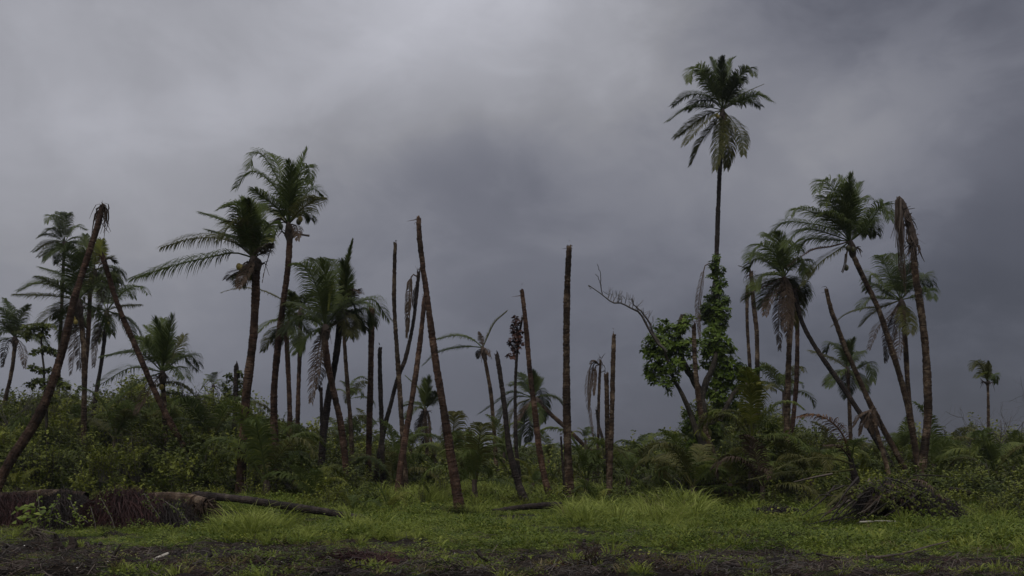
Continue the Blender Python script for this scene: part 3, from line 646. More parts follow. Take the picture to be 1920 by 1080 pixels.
# ---- leafy broadleaf tree wrapped round palms
Yt = 43
t = thing('broadleaf_tree', 'dark-limbed leafy tree with bare branches reaching left', 'tree', at(1318, base_y(0, Yt), Yt))
def limb(parent, pts, w0, w1, Y, m='wood', name='limb', dY=0, n=14, jit=.06, sides=8):
    P = np.array([at(x, y, Y + dY * (q / (len(pts) - 1))) for q, (x, y) in enumerate(pts)]); Q = catmull(P, n); Q[1:-1] += rng.normal(0, .015, Q[1:-1].shape)
    mb = MB(); tube(mb, Q, np.linspace(wr(w0, Y), wr(w1, Y), n), sides, jit=jit); return mb.build(name, M[m], parent)
limb(t, [(1325, 935), (1322, 850), (1318, 790), (1314, 735)], 22, 15, Yt, name='trunk')
limb(t, [(1314, 738), (1297, 705), (1281, 680), (1274, 640), (1273, 612), (1280, 590)], 14, 8, Yt, dY=-.5)
limb(t, [(1280, 625), (1282, 600), (1281, 590)], 11, 8, Yt, dY=.1, n=5)
limb(t, [(1317, 840), (1296, 780), (1282, 745), (1265, 716), (1254, 682), (1246, 660)], 12, 5, Yt, dY=-1)
limb(t, [(1315, 745), (1324, 715), (1338, 684), (1342, 655), (1335, 640)], 14, 7, Yt, dY=.6)
limb(t, [(1350, 790), (1368, 750), (1385, 728), (1400, 720), (1408, 712)], 10, 7, Yt, dY=.3)
limb(t, [(1320, 800), (1345, 785), (1370, 752)], 9, 6, Yt, dY=.3)
bare = [([(1250, 660), (1232, 640), (1218, 620), (1202, 590), (1173, 571), (1150, 566), (1135, 558), (1122, 546), (1104, 535)], 5.5, 1.6),
        ([(1240, 650), (1222, 619), (1216, 602), (1205, 588), (1196, 578), (1188, 570), (1185, 559)], 4.5, 2.2),
        ([(1131, 555), (1127, 540), (1126, 515), (1120, 495)], 2.0, 1.0), ([(1128, 535), (1120, 518), (1116, 514)], 1.4, .7),
        ([(1104, 535), (1108, 542)], 1.2, .7)]
for p_, a, b in bare: limb(t, p_, a, b, Yt - 1.5, m='twig', name='bare_branch', n=18, sides=5, dY=-.5)
mb = MB()
for (x, y) in [(1140, 560), (1150, 566), (1157, 567), (1165, 569), (1172, 570), (1180, 575), (1190, 582), (1200, 590), (1206, 598), (1212, 606), (1218, 615), (1145, 562), (1160, 568), (1186, 578)]:
    for _ in range(2):
        dx = rng.normal(2, 3); h_ = rng.uniform(10, 26)
        P = [at(x, y, Yt - 1.8), at(x + dx, y - h_ * .5, Yt - 1.8 + rng.normal(0, .2)), at(x + dx * 1.6 + rng.normal(0, 2), y - h_, Yt - 1.8 + rng.normal(0, .3))]
        tube(mb, P, [.016, .011, .006], 3, cap=False)
        for _k in range(2): tube(mb, [P[1], P[1] + np.array([rng.normal(0, .16), rng.normal(0, .1), rng.uniform(.08, .25)])], [.009, .004], 3, cap=False)
mb.build('twigs', M['twig'], t)
leaf_cloud(t, [(1240, 612, 14), (1262, 622, 17), (1280, 612, 14), (1225, 636, 17), (1250, 645, 24), (1215, 655, 15), (1235, 668, 20), (1268, 650, 20), (1285, 640, 12), (1222, 690, 14), (1245, 690, 20), (1268, 682, 18),
               (1228, 712, 12), (1248, 715, 13), (1218, 700, 10), (1292, 660, 12), (1300, 690, 8), (1265, 705, 10), (1290, 595, 9), (1255, 735, 7)], Yt - .6, 'broad', per=64, size=.19)
leaf_cloud(t, [(1335, 625, 18), (1350, 640, 20), (1320, 650, 18), (1340, 660, 22), (1362, 655, 15), (1368, 680, 18), (1330, 680, 16), (1350, 690, 20), (1380, 700, 16), (1396, 706, 14), (1410, 700, 9), (1365, 715, 18), (1345, 720, 14), (1340, 745, 16),
               (1360, 745, 18), (1350, 770, 16), (1330, 770, 12), (1300, 790, 14), (1285, 800, 12), (1310, 815, 14), (1380, 728, 12), (1290, 775, 8), (1325, 735, 10), (1388, 690, 12), (1405, 715, 12), (1420, 695, 8), (1335, 800, 14), (1365, 775, 14), (1380, 755, 12), (1312, 755, 8), (1300, 830, 12)], Yt + .8, 'broad', per=60, size=.19)
# vine climbing the tall palm
t = thing('climbing_vine', 'leafy vine wrapped round the lower stem of the tallest palm', 'vine', at(1342, base_y(0, 60), 60))
leaf_cloud(t, [(1344, 482, 6), (1337, 496, 9), (1349, 508, 10), (1335, 520, 8), (1353, 530, 9), (1341, 545, 9), (1332, 560, 9), (1355, 562, 12), (1348, 548, 7), (1328, 578, 13), (1342, 582, 16), (1356, 585, 13), (1322, 592, 12), (1345, 600, 18), (1332, 610, 14),
               (1352, 612, 12), (1325, 580, 10)], 60, 'broad', per=60, size=.22)
mb = MB()
for a0 in (0, 2.1, 4.2):
    P = []
    for q in range(30):
        y = 480 + q * 12; a = a0 + q * .5; c = at(1342.5 - q * .03, y, 62); P.append(c + np.array([math.cos(a), math.sin(a), 0]) * .26)
    tube(mb, P, .035, 4, cap=False)
mb.build('stem', M['wood'], t)

palm('tallest palm, round crown high against the storm sky', [(1355, 232), (1351, 290), (1347, 380), (1344, 470), (1342, 560), (1341, 680), (1341, 800)], (8, 11), 62, (1355, 206), [
    ([(1330, 150), (1310, 127), (1295, 134), (1292, 155)], 'frond', dict(leaf=1.0)), ([(1347, 150), (1338, 120), (1332, 108)], 'frond', UPF), ([(1354, 150), (1353, 118), (1356, 106)], 'frond', UPF),
    ([(1362, 150), (1368, 118), (1378, 108)], 'frond', UPF), ([(1372, 165), (1390, 138), (1405, 128), (1413, 142)],), ([(1378, 185), (1405, 170), (1432, 158)], O_, dict(leaf=.3)), ([(1385, 190), (1420, 178), (1446, 190)], 'frond', dict(leaf=1.0)),
    ([(1325, 180), (1290, 178), (1262, 198)],), ([(1320, 200), (1285, 205), (1252, 228)],), ([(1325, 215), (1295, 235), (1266, 258)], 'frond_o'), ([(1330, 222), (1305, 245), (1284, 272)], 'frond_o'), ([(1338, 235), (1315, 265), (1296, 308)], 'frond_o'),
    ([(1354, 240), (1350, 275), (1342, 318)], 'frond_o', dict(droop=1.2)), ([(1360, 240), (1366, 280), (1363, 314)], 'frond_o', dict(droop=1.2)), ([(1372, 225), (1388, 250), (1394, 290)], 'frond_o'), ([(1340, 165), (1322, 145), (1312, 150)],),
    ([(1370, 175), (1385, 150), (1395, 155)],), ([(1335, 190), (1308, 190), (1292, 205)],), ([(1332, 160), (1318, 135), (1305, 138)],), ([(1375, 195), (1400, 185), (1425, 200)],)],
    Lr=4.0, leaf=.95, n=54, fill=4, fillw=(.4, 1.2), wind=.15, droop=.7, nuts=[(1346, 219, 'nut_y'), (1350, 222, 'nut_g'), (1341, 231, 'nut_g'), (1361, 231, 'nut_y'), (1366, 228, 'nut_g'), (1344, 216, 'nut_y')], bark='bark_dark', wid=.05)
t = thing('hanging_dead_leaf', 'dead palm leaf dangling from the vine-wrapped palm', 'palm leaf', at(1325, 500, 59.3))
frond(t, [at(1330, 494, 59.3), at(1322, 498, 59.2), at(1312, 550, 59.1), at(1309, 590, 59.1), at(1313, 640, 59.1)], D, leaf=.4, n=44, droop=1.5, wind=.1, name='leaf')
snag('headless trunk curving down in front of the leafy tree', [(1301, 612), (1303, 680), (1311, 756), (1320, 800), (1335, 845), (1350, 882), (1363, 915)], (8, 14), 39, 'bark')

# ---- right group
t = snag('slim headless trunk, left of the pair beside the shaggy right-hand palm', [(1401, 538), (1401, 606), (1406, 688), (1409, 760), (1411, 850)], (6, 8), 57, 'bark')
t = snag('headless trunk of the right pair with a broken leaf stub on top', [(1408, 510), (1413, 569), (1419, 625), (1420, 695), (1421, 780), (1422, 850)], (8, 10), 54, 'bark', shred=dict(n=18, ln=.8, spread=.22, m='frond_d', w=.05))
mb = MB(); tube(mb, [at(1412, 513, 54), at(1400, 503, 53.8), at(1384, 498, 53.6)], [.05, .035, .02], 5); mb.build('leaf_stub', M['stem_d'], t)
palm('shaggy palm with a skirt of dead leaves beside the headless pair', [(1484, 560), (1481, 620), (1478, 700), (1476, 780), (1474, 850)], (10, 13), 46, (1470, 520), [
    ([(1455, 480), (1430, 460), (1412, 470), (1404, 488)],), ([(1450, 500), (1420, 485), (1400, 505)],), ([(1455, 515), (1425, 520), (1416, 545)],), ([(1462, 480), (1445, 445), (1428, 442)],), ([(1468, 475), (1460, 445), (1452, 436)], 'frond', UPF),
    ([(1480, 480), (1490, 455), (1500, 470)],), ([(1485, 500), (1505, 490), (1510, 515)],), ([(1460, 530), (1440, 550), (1430, 575)],), ([(1455, 540), (1440, 570), (1435, 592)], D), ([(1463, 550), (1460, 600), (1462, 655)], D, dict(leaf=.45)),
    ([(1470, 550), (1472, 590), (1474, 620)], D), ([(1482, 545), (1490, 580), (1488, 610)], 'frond_o'), ([(1450, 530), (1425, 540), (1400, 552)], D, dict(leaf=.35)), ([(1448, 490), (1425, 478), (1408, 478)],), ([(1475, 540), (1478, 600), (1480, 640)], D), ([(1490, 530), (1500, 550), (1502, 570)],)],
    Lr=3.4, leaf=.95, fill=6, n=50, dYtop=0)
snag('reddish trunk close behind the shaggy palm', [(1494, 575), (1495, 640), (1493, 720), (1486, 800), (1482, 860)], (8, 10), 52, 'bark_red')
snag('dark curved trunk sweeping down right from the shaggy crown', [(1490, 545), (1498, 585), (1512, 622), (1540, 668), (1575, 718), (1612, 774), (1645, 828), (1668, 868)], (8, 12), 45, 'bark_dark', dYtop=1)
palm('big leaning palm with broad crown and a rust-brown frond', [(1599, 478), (1621, 525), (1647, 580), (1673, 658), (1690, 715), (1704, 770), (1716, 840), (1720, 868)], (9, 13), 46, (1594, 452), [
    ([(1580, 390), (1560, 350), (1540, 340), (1533, 360)], 'frond', dict(leaf=1.0)), ([(1588, 385), (1580, 345), (1572, 330)], 'frond', UPF), ([(1594, 380), (1594, 345), (1596, 326)], 'frond', UPF), ([(1600, 385), (1610, 350), (1618, 342)], 'frond', UPF),
    ([(1570, 420), (1530, 400), (1495, 392), (1482, 405)],), ([(1565, 430), (1510, 418), (1470, 418), (1442, 445)], 'frond', dict(leaf=1.0)), ([(1560, 440), (1520, 430), (1488, 440), (1470, 465)],), ([(1620, 420), (1645, 390), (1672, 400)], 'frond', dict(leaf=.9)),
    ([(1625, 425), (1655, 385), (1668, 412)],), ([(1560, 462), (1520, 470), (1478, 500)], R_, dict(leaf=.55, dY=-1.0)), ([(1570, 470), (1535, 495), (1506, 535)], O_, dict(leaf=.7, dY=-1.6)), ([(1610, 440), (1622, 420), (1626, 440)],),
    ([(1575, 400), (1550, 370), (1545, 385)],), ([(1600, 400), (1612, 375), (1630, 375)],), ([(1560, 450), (1520, 448), (1500, 462)], 'frond', dict(dY=1.2)), ([(1590, 395), (1584, 360), (1590, 345)], 'frond', dict(sg=-1)), ([(1580, 425), (1550, 402), (1530, 405)], 'frond')],
    Lr=4.0, leaf=.95, fill=4, n=54, fillw=(.4, 1.2), nuts=[(1590, 465, 'nut_g'), (1600, 468, 'nut_g'), (1587, 502, 'nut_g')], bark='bark')
t = thing('hanging_coconut_stalk', 'dangling dry coconut stalk under the crown of the big leaning palm', 'stalk', at(1587, 480, 45.6))
mb = MB()
for p_ in ([(1588, 470), (1587, 490), (1580, 512)], [(1590, 470), (1585, 485), (1587, 500)], [(1585, 476), (1583, 495), (1578, 510)]): tube(mb, catmull([at(x, y, 45.6) for x, y in p_], 6), .025, 4)
mb.build('stalk', M['stem_d'], t)
t = snag('dead palm with folded collapsed crown, shreds hanging down its left', [(1712, 455), (1716, 514), (1724, 562), (1734, 640), (1738, 700), (1740, 770), (1735, 830), (1729, 870)], (12, 17), 42, 'bark', name='dead_palm', cat='dead palm', shred=dict(n=26, ln=.9, spread=.24, m='fibre', w=.09))
mb = MB(); tube(mb, catmull([at(1713, 460, 42), at(1708, 430, 42), at(1700, 400, 42), at(1690, 378, 42), at(1683, 370, 42)], 12), np.linspace(.20, .09, 12), 8, jit=.2)
for q in range(26):
    u = rng.random(); c = at(1684 + 26 * u, 372 + 80 * u, 42) + rng.normal(0, .06, 3); ribbon(mb, [c, c + [rng.normal(0, .12), rng.normal(0, .1), .1], c + [rng.normal(0, .28), rng.normal(0, .2), rng.normal(-.1, .25)]], .09, .02)
mb.build('folded_crown', M['fibre'], t)
for (x0, y0, x1, y1, m) in ((1684, 374, 1688, 532, 'frond_d'), (1688, 380, 1699, 562, 'frond_d'), (1682, 376, 1681, 470, 'frond_d'), (1692, 395, 1693, 500, 'fibre'), (1704, 440, 1722, 480, 'fibre'), (1700, 400, 1712, 430, 'fibre'), (1686, 372, 1684, 450, 'stem_d')):
    mb = MB()
    for q in range(12):
        o = rng.normal(0, .05, 3); ribbon(mb, [at(x0, y0, 41.8) + o, at((x0 * .7 + x1 * .3) + rng.normal(0, 2), y0 * .6 + y1 * .4, 41.7) + o, at(x1 + rng.normal(0, 2.5), y1 - rng.random() * 45, 41.7) + o], .05, .02)
    mb.build('hanging_shred', M[m], t)
palm('palm with dead skirt behind the collapsed palm at the right', [(1694, 590), (1698, 650), (1702, 720), (1708, 790), (1713, 850)], (9, 10), 54, (1689, 562), [
    ([(1670, 520), (1655, 485), (1648, 480)],), ([(1682, 510), (1680, 480), (1676, 478)],), ([(1700, 515), (1712, 495)],), ([(1660, 540), (1635, 515), (1625, 540)],), ([(1660, 560), (1630, 560), (1612, 580)],), ([(1715, 535), (1735, 515), (1750, 535)],), ([(1720, 555), (1740, 545), (1748, 560)],),
    ([(1655, 575), (1620, 578), (1585, 590), (1560, 612)], O_, dict(leaf=.6)), ([(1670, 590), (1645, 615), (1630, 655)], D), ([(1680, 600), (1670, 640), (1662, 675)], D), ([(1688, 600), (1686, 650), (1685, 672)], D), ([(1660, 550), (1640, 535), (1625, 545)],), ([(1700, 600), (1706, 625)], 'frond_o'),
    ([(1670, 600), (1660, 630), (1660, 680)], D, dict(leaf=.3))], Lr=3.8, leaf=.95, fill=6, nuts=[(1703, 590, 'nut_g'), (1705, 600, 'nut_g'), (1701, 586, 'nut_g')])
snag('dark headless trunk leaning left across the curved trunk', [(1550, 547), (1558, 580), (1569, 610), (1587, 658), (1612, 714), (1635, 765), (1662, 815), (1692, 872)], (8, 12), 43, 'bark')
snag('pale short broken trunk propped against the crossing leaners', [(1637, 782), (1646, 815), (1656, 850), (1663, 876)], (7, 10), 41, 'bark')
palm('palm half hidden behind the crossing leaning trunks', [(1590, 705), (1592, 750), (1594, 800), (1596, 850)], (7, 8), 62, (1588, 690), [
    ([(1592, 655), (1603, 635)], 'frond', UPF), ([(1575, 655), (1556, 645), (1548, 660)],), ([(1585, 650), (1580, 640)], 'frond', UPF), ([(1565, 675), (1540, 665), (1520, 658)], O_), ([(1610, 690), (1628, 682), (1636, 715)],), ([(1605, 665), (1618, 660)],), ([(1570, 700), (1555, 725)],), ([(1590, 715), (1588, 745)],), ([(1610, 705), (1620, 730)],)], Lr=3.6, leaf=.9, fill=6)
mbp = thing('hanging_dead_leaf', 'dead leaf bunch caught where the leaning trunks cross', 'palm leaf', at(1632, 780, 41.5))
for (a, b) in (((1640, 762), (1612, 815)), ((1638, 765), (1625, 800)), ((1642, 765), (1650, 800)), ((1634, 768), (1600, 800)), ((1640, 768), (1636, 812))):
    frond(mbp, [at(*a, 41.4), at((a[0] + b[0]) / 2 - 4, (a[1] + b[1]) / 2 - 6, 41.3), at(*b, 41.2)], D, leaf=.3, n=22, droop=1.5, wid=.06)
palm('sickly little palm alone against the sky at far right', [(1852, 722), (1853, 760), (1853, 800), (1853, 840)], (5, 7), 58, (1852, 716), [
    ([(1840, 685), (1828, 678), (1821, 694)], O_, dict(leaf=.6)), ([(1846, 690), (1835, 682), (1826, 688)], O_), ([(1854, 690), (1853, 677)], O_, dict(leaf=.3)), ([(1858, 708), (1864, 702), (1867, 718)], 'frond'), ([(1843, 700), (1830, 708)],  Yl)], Lr=1.7, leaf=.55, n=28)
# small layered tree at the left
Ys = 47
t = thing('layered_tree', 'slender tree with flat tiers of leaves between the left palms', 'tree', at(86, base_y(0, Ys), Ys))
limb(t, [(92, base_y(0, Ys) + 4), (90, 860), (86, 760), (82, 690), (78, 640), (80, 615)], 8, 3, Ys, name='trunk')
for tier in ([(55, 618, 13), (72, 612, 15), (90, 612, 12), (48, 632, 9), (78, 625, 12)], [(70, 660, 10), (88, 655, 12), (105, 662, 10)], [(60, 690, 9), (78, 695, 12), (95, 694, 8)], [(55, 722, 10), (75, 715, 12), (100, 712, 14), (120, 722, 12), (88, 728, 12)], [(80, 750, 9), (100, 752, 8)]):
    leaf_cloud(t, tier, Ys, 'shrub', per=55, size=.17, flat=.5, name='leaf_tier')
# leafy post
t = snag('leafy dark post standing left of the two swept palms', [(443, 688), (442, 740), (440, 800), (439, 880)], (9, 12), 52, 'bark_dark', name='leafy_post', cat='palm trunk')
leaf_cloud(t, [(432, 708, 9), (428, 725, 10), (450, 718, 7), (436, 740, 10), (427, 745, 8), (452, 735, 6), (448, 700, 6)], 52, 'shrub', size=.18)

# ================================================================== YOUNG PALMS of the undergrowth
POOL = {}
def pool(kind, v):
    key = (kind, v)
    if key in POOL: return POOL[key]
    el = {'up': 74, 'steep': 62, 'mid': 46, 'low': 18}[kind]; P = [np.zeros(3)]; e = math.radians(el + rng.normal(0, 4)); bend = {'up': .17, 'steep': .30, 'mid': .40, 'low': .30}[kind] * rng.uniform(.8, 1.2)
    for q in range(8):
        P.append(P[-1] + np.array([math.cos(e), rng.normal(0, .04), math.sin(e)]) * .125); e -= bend * (q * .28) 
    mb = MB(); frond_geo(mb, np.array(P) * 2.5, leaf=.58, n=36, droop=1.0, wind=.2, stalk=.024, wid=.045, start=.18, miss=rng.uniform(.03, .2))
    me = new_mesh('frond', np.vstack(mb.V), np.vstack(mb.T)); me.materials.append(M['frond']); POOL[key] = me
    return me
def young(px, py, Y, hpx, label, n=9, mats=('frond',), kinds=('steep', 'mid', 'steep', 'mid', 'up', 'low', 'mid'), group='young palms growing in the undergrowth', lean=0, cat='young palm', name='young_palm'):
    """px,py: where its heart stands in the photo; hpx: frond length in photo pixels"""
    c = at(px, py + hpx * .28, Y); s = hpx / F * Y / 2.5 * 1.55
    c[2] = max(c[2], gh(c[0], c[1]) + .05)
    t = thing(name, label, cat, (c[0], c[1], gh(c[0], c[1])), group)
    hgt = c[2] - gh(c[0], c[1])
    if hgt > .12:
        mb = MB(); tube(mb, catmull([c * [1, 1, 0] + [0, 0, gh(c[0], c[1]) - .1], c + [0, 0, -hgt * .5], c + [0, 0, .05]], 6), np.linspace(.13, .08, 6) * min(1.4, .6 + s * .5), 7, jit=.15); mb.build('stem', M['fibre'], t)
    for q in range(n):
        me = pool(kinds[q % len(kinds)], int(rng.integers(0, 5)))
        o = bpy.data.objects.new('frond', me); C.objects.link(o); o.parent = t
        o.location = (rng.normal(0, .03), rng.normal(0, .03), hgt); k_ = s * rng.uniform(.6, 1.15); o.scale = (k_, k_, k_)
        o.rotation_euler = (rng.normal(0, .16), rng.normal(lean, .14), q * 2.4 + rng.random() * 1.1)
        o.material_slots[0].link = 'OBJECT'; o.material_slots[0].material = M[mats[q % len(mats)]]
    return t
G3 = ('frond_l', 'frond_l', 'frond_o', 'frond'); GY = ('frond_y', 'frond', 'frond_y'); GM = ('frond', 'frond_y', 'frond')
YP = [
 (60, 820, 48, 70, 'young palm under the leftmost leaning trunk', 8, G3), (35, 905, 40, 42, 'yellow-green palm seedling at the left edge above the log', 7, GY),
 (215, 800, 50, 75, 'young palm spreading low between the leaning trunks, left thicket', 9, G3), (262, 790, 52, 70, 'dull green young palm under the short green palm', 9, G3),
 (330, 800, 50, 80, 'young palm right of the foot of the left-tilted trunk', 9, G3), (395, 800, 47, 95, 'young palm with long arching fronds left of the leafy post', 10, ('frond_o', 'frond', 'frond')),
 (500, 870, 38.3, 115, 'tall-fronded young palm between the two swept palm trunks', 10, G3), (573, 845, 50, 75, 'young palm behind the yellow-green seedling', 8, G3),
 (590, 925, 37, 75, 'yellow-green young palm behind the dark fallen log', 8, GY), (648, 810, 55, 60, 'young palm behind the slim pale trunk', 8, G3), (655, 735, 66, 45, 'small-headed palm seen through the left cluster of trunks', 9, G3),
 (735, 880, 44, 80, 'young palm at the foot of the two headless posts', 9, ('frond', 'frond_o')), (690, 800, 62, 40, 'pale green small palm between posts left of centre', 8, GM),
 (725, 950, 31.5, 42, 'upright seedling with broad yellow-green leaves right of the log', 5, GY), (660, 958, 31, 38, 'low seedling beside the dark fallen log', 5, GM),
 (850, 850, 43, 85, 'young palm behind the flared foot of the tallest bare trunk', 9, G3), (890, 875, 37, 95, 'young palm with yellow stalk right of the flared trunk foot', 10, G3),
 (945, 835, 58, 50, 'young palm behind the toppled palm crown', 8, G3), (1000, 895, 44, 45, 'bright seedling left of the leaning reddish trunk foot', 7, GM), (1030, 850, 55, 45, 'young palm left of the broad straight trunk', 8, G3),
 (1100, 875, 40, 85, 'young palm right of the broad straight trunk', 10, G3), (1120, 945, 34, 48, 'bright fan-like seedling at the foot of the close pair of posts', 7, GY), (1178, 868, 41, 85, 'young palm right of the close pair of posts', 9, G3),
 (1205, 855, 52, 65, 'young palm with one hooked upright frond', 8, G3), (1240, 905, 42, 55, 'dark young palm left of the leafy tree', 8, G3), (1300, 885, 35, 100, 'young palm with long fronds drooping left under the leafy tree', 10, ('frond_o', 'frond_l', 'frond')),
 (1335, 830, 44, 70, 'young palm at the heart of the dark thicket', 9, G3), (1410, 795, 36, 92, 'large yellowish young palm in front of the shaggy palm', 10, ('frond_o', 'frond_y', 'frond_l')), (1430, 890, 34, 85, 'young palm with dead stalks below the yellowish one', 10, ('frond_l', 'frond_d', 'frond_o')),
 (1370, 885, 35, 85, 'drooping young palm right of the curved headless trunk', 10, ('frond_l', 'frond_o')), (1470, 720, 60, 55, 'fan of broad dark fronds behind the headless pair', 10, G3), (1520, 870, 36, 95, 'yellowish young palm under the arching dead frond', 10, ('frond_y', 'frond_o', 'frond')),
 (1560, 860, 44, 75, 'young palm left of the bent stump', 9, ('frond_o', 'frond')), (1625, 850, 50, 55, 'young palm behind the pale broken trunk', 8, G3), (1690, 830, 52, 65, 'young palm right of the crossing leaning trunks', 9, G3), (1750, 850, 48, 75, 'young palm right of the collapsed dead palm', 10, G3),
 (1785, 850, 52, 65, 'young palm between the collapsed palm and the dead bush', 8, G3), (1865, 860, 46, 90, 'broad young palm under the sickly little palm', 10, G3), (1900, 870, 50, 60, 'young palm at the right edge', 8, G3), (1840, 870, 50, 55, 'yellowish young palm left of the sickly palm foot', 7, GM),
 (1098, 815, 60, 30, 'small pale palm behind the toppled trunk', 6, GM), (770, 830, 58, 50, 'young palm behind the slanting reddish trunk', 8, G3), (470, 815, 50, 60, 'young palm left of the first swept palm trunk', 8, G3), (150, 790, 56, 55, 'young palm below the tiered tree', 8, G3)]
for (x, y, Y, h_, lab, n_, ms) in YP: young(x, y, Y, h_, lab, n_, ms)

# arching dead frond palm at right on bent stump
t = thing('bent_stump', 'bent leaning stump with one long reddish dead frond arching left', 'palm stump', at(1606, 962, 31.5))
mb = MB(); trunk_geo(mb, np.array([at(1592, 850, 31.5), at(1598, 875, 31.5), at(1604, 905, 31.5), at(1607, 968, 31.5)]), (wr(7, 31.5), wr(24, 31.5)), ring=.1, sides=9, broken=True); mb.build('trunk', M['bark_dark'], t)
frond(t, [at(1594, 855, 31.5), at(1580, 815, 31.3), at(1555, 788, 31.0), at(1525, 778, 30.8), at(1496, 782, 30.6)], R_, leaf=.55, n=44, droop=1.3, wind=.2, miss=.25, wid=.03)
for pth, m in (([(1598, 870), (1560, 860), (1500, 862), (1440, 885)], 'frond_o'), ([(1600, 880), (1560, 885), (1480, 885), (1400, 900)], 'frond_o'), ([(1596, 860), (1604, 830), (1622, 822)], 'frond'), ([(1595, 862), (1575, 838), (1545, 835)], 'frond_d')):
    frond(t, np.array([at(x, y, 31.3 - .3 * q) for q, (x, y) in enumerate(pth)]), m, leaf=.4, n=40, droop=1.0, miss=.3, wid=.025)

# ================================================================== SCATTER (uncountable growth)
def source(name, meshes):
    col = bpy.data.collections.new(name)
    for q, (me) in enumerate(meshes):
        o = bpy.data.objects.new('%s_%02d' % (name, q), me); col.objects.link(o)
    return col

def scatter(name, label, cat, pts, rots, scls, idx, col):
    me = bpy.data.meshes.new(name); pts = np.asarray(pts, np.float32); n = len(pts)
    me.vertices.add(n); me.vertices.foreach_set('co', pts.ravel())
    a = me.attributes.new('rot', 'FLOAT_VECTOR', 'POINT'); a.data.foreach_set('vector', np.asarray(rots, np.float32).ravel())
    a = me.attributes.new('scl', 'FLOAT_VECTOR', 'POINT'); a.data.foreach_set('vector', np.asarray(scls, np.float32).ravel())
    a = me.attributes.new('idx', 'INT', 'POINT'); a.data.foreach_set('value', np.asarray(idx, np.int32))
    o = bpy.data.objects.new(name, me); C.objects.link(o); tag(o, label, cat, kind='stuff')
    ng = bpy.data.node_groups.new(name, 'GeometryNodeTree')
    ng.interface.new_socket('Geometry', in_out='INPUT', socket_type='NodeSocketGeometry'); ng.interface.new_socket('Geometry', in_out='OUTPUT', socket_type='NodeSocketGeometry')
    A_ = ng.nodes.new; gi = A_('NodeGroupInput'); go = A_('NodeGroupOutput'); ip = A_('GeometryNodeInstanceOnPoints'); ci = A_('GeometryNodeCollectionInfo')
    ci.inputs['Collection'].default_value = col; ci.inputs['Separate Children'].default_value = True; ci.inputs['Reset Children'].default_value = True
    def na(nm, ty):
        x = A_('GeometryNodeInputNamedAttribute'); x.data_type = ty; x.inputs['Name'].default_value = nm; return x.outputs['Attribute']
    l = ng.links.new
    l(gi.outputs[0], ip.inputs['Points']); l(ci.outputs[0], ip.inputs['Instance']); ip.inputs['Pick Instance'].default_value = True
    l(na('idx', 'INT'), ip.inputs['Instance Index']); l(na('scl', 'FLOAT_VECTOR'), ip.inputs['Scale'])
    er = A_('FunctionNodeEulerToRotation'); l(na('rot', 'FLOAT_VECTOR'), er.inputs[0]); l(er.outputs[0], ip.inputs['Rotation'])
    l(ip.outputs[0], go.inputs[0])
    md = o.modifiers.new('scatter', 'NODES'); md.node_group = ng
    return o

def leaf_quads(b, dd, nrm, s, w=.27, tip=.15):
    """many folded leaves: base b, direction dd, normal nrm, size s"""
    ww = unit(np.cross(dd, nrm)) * s * w
    return np.stack([b, b + dd * s * .5 + ww + nrm * s * .06, b + dd * s * .5 - ww + nrm * s * .06, b + dd * s - UP * s * tip], 1)

def mesh_from(Vs, m, extra=None, name='clump'):
    V = np.concatenate(Vs); n = len(V); b = (np.arange(n) * 4)[:, None]
    mb = MB(); mb.add(V.reshape(-1, 3), np.concatenate([b + [[0, 1, 2]], b + [[1, 3, 2]]]))
    me = new_mesh(name, np.vstack(mb.V), np.vstack(mb.T)); me.materials.append(M[m])
    if extra is not None:
        nf = len(me.polygons); mb.V += extra.V; mb.T += [t_ + mb.n for t_ in extra.T]
        me = new_mesh(name, np.vstack(mb.V), np.vstack(mb.T)); me.materials.append(M[m]); me.materials.append(M['twig'])
        mi = np.zeros(len(me.polygons), np.int32); mi[nf:] = 1; me.polygons.foreach_set('material_index', mi)
    return me

def bush(m, nst=26, ln=.9, size=.10, per=14, spread=1.0, twiggy=1.0):
    """leggy unit bush: stems radiate from below, leaves alternate along them"""
    Vs = []; ex = MB()
    for q in range(nst):
        a = rng.random() * 6.28; r = spread * math.sqrt(rng.random())
        p0 = np.array([math.cos(a) * r * .25, math.sin(a) * r * .25, -.3]); p2 = np.array([math.cos(a) * r, math.sin(a) * r, ln * rng.uniform(.45, 1.1) * (1 - .35 * r)])
        P = catmull([p0, (p0 + p2) / 2 + [0, 0, .12] + rng.normal(0, .07, 3), p2], 8)
        tube(ex, P[::2], np.linspace(.014, .005, 4) * twiggy, 3, cap=False)
        u = np.sort(rng.uniform(.2, 1.05, per)); ui = np.clip(u, 0, 1) * 7; i0 = np.clip(ui.astype(int), 0, 6); b = P[i0] + (P[i0 + 1] - P[i0]) * (ui - i0)[:, None]
        dd = unit(rng.normal(0, 1, (per, 3)) * [1, 1, .5] + [0, 0, .45]); nr = unit(np.cross(np.cross(dd, UP), dd) + rng.normal(0, .25, (per, 3)))
        Vs.append(leaf_quads(b, dd, nr, (size * rng.uniform(.6, 1.25, per))[:, None]))
    return mesh_from(Vs, m, ex)

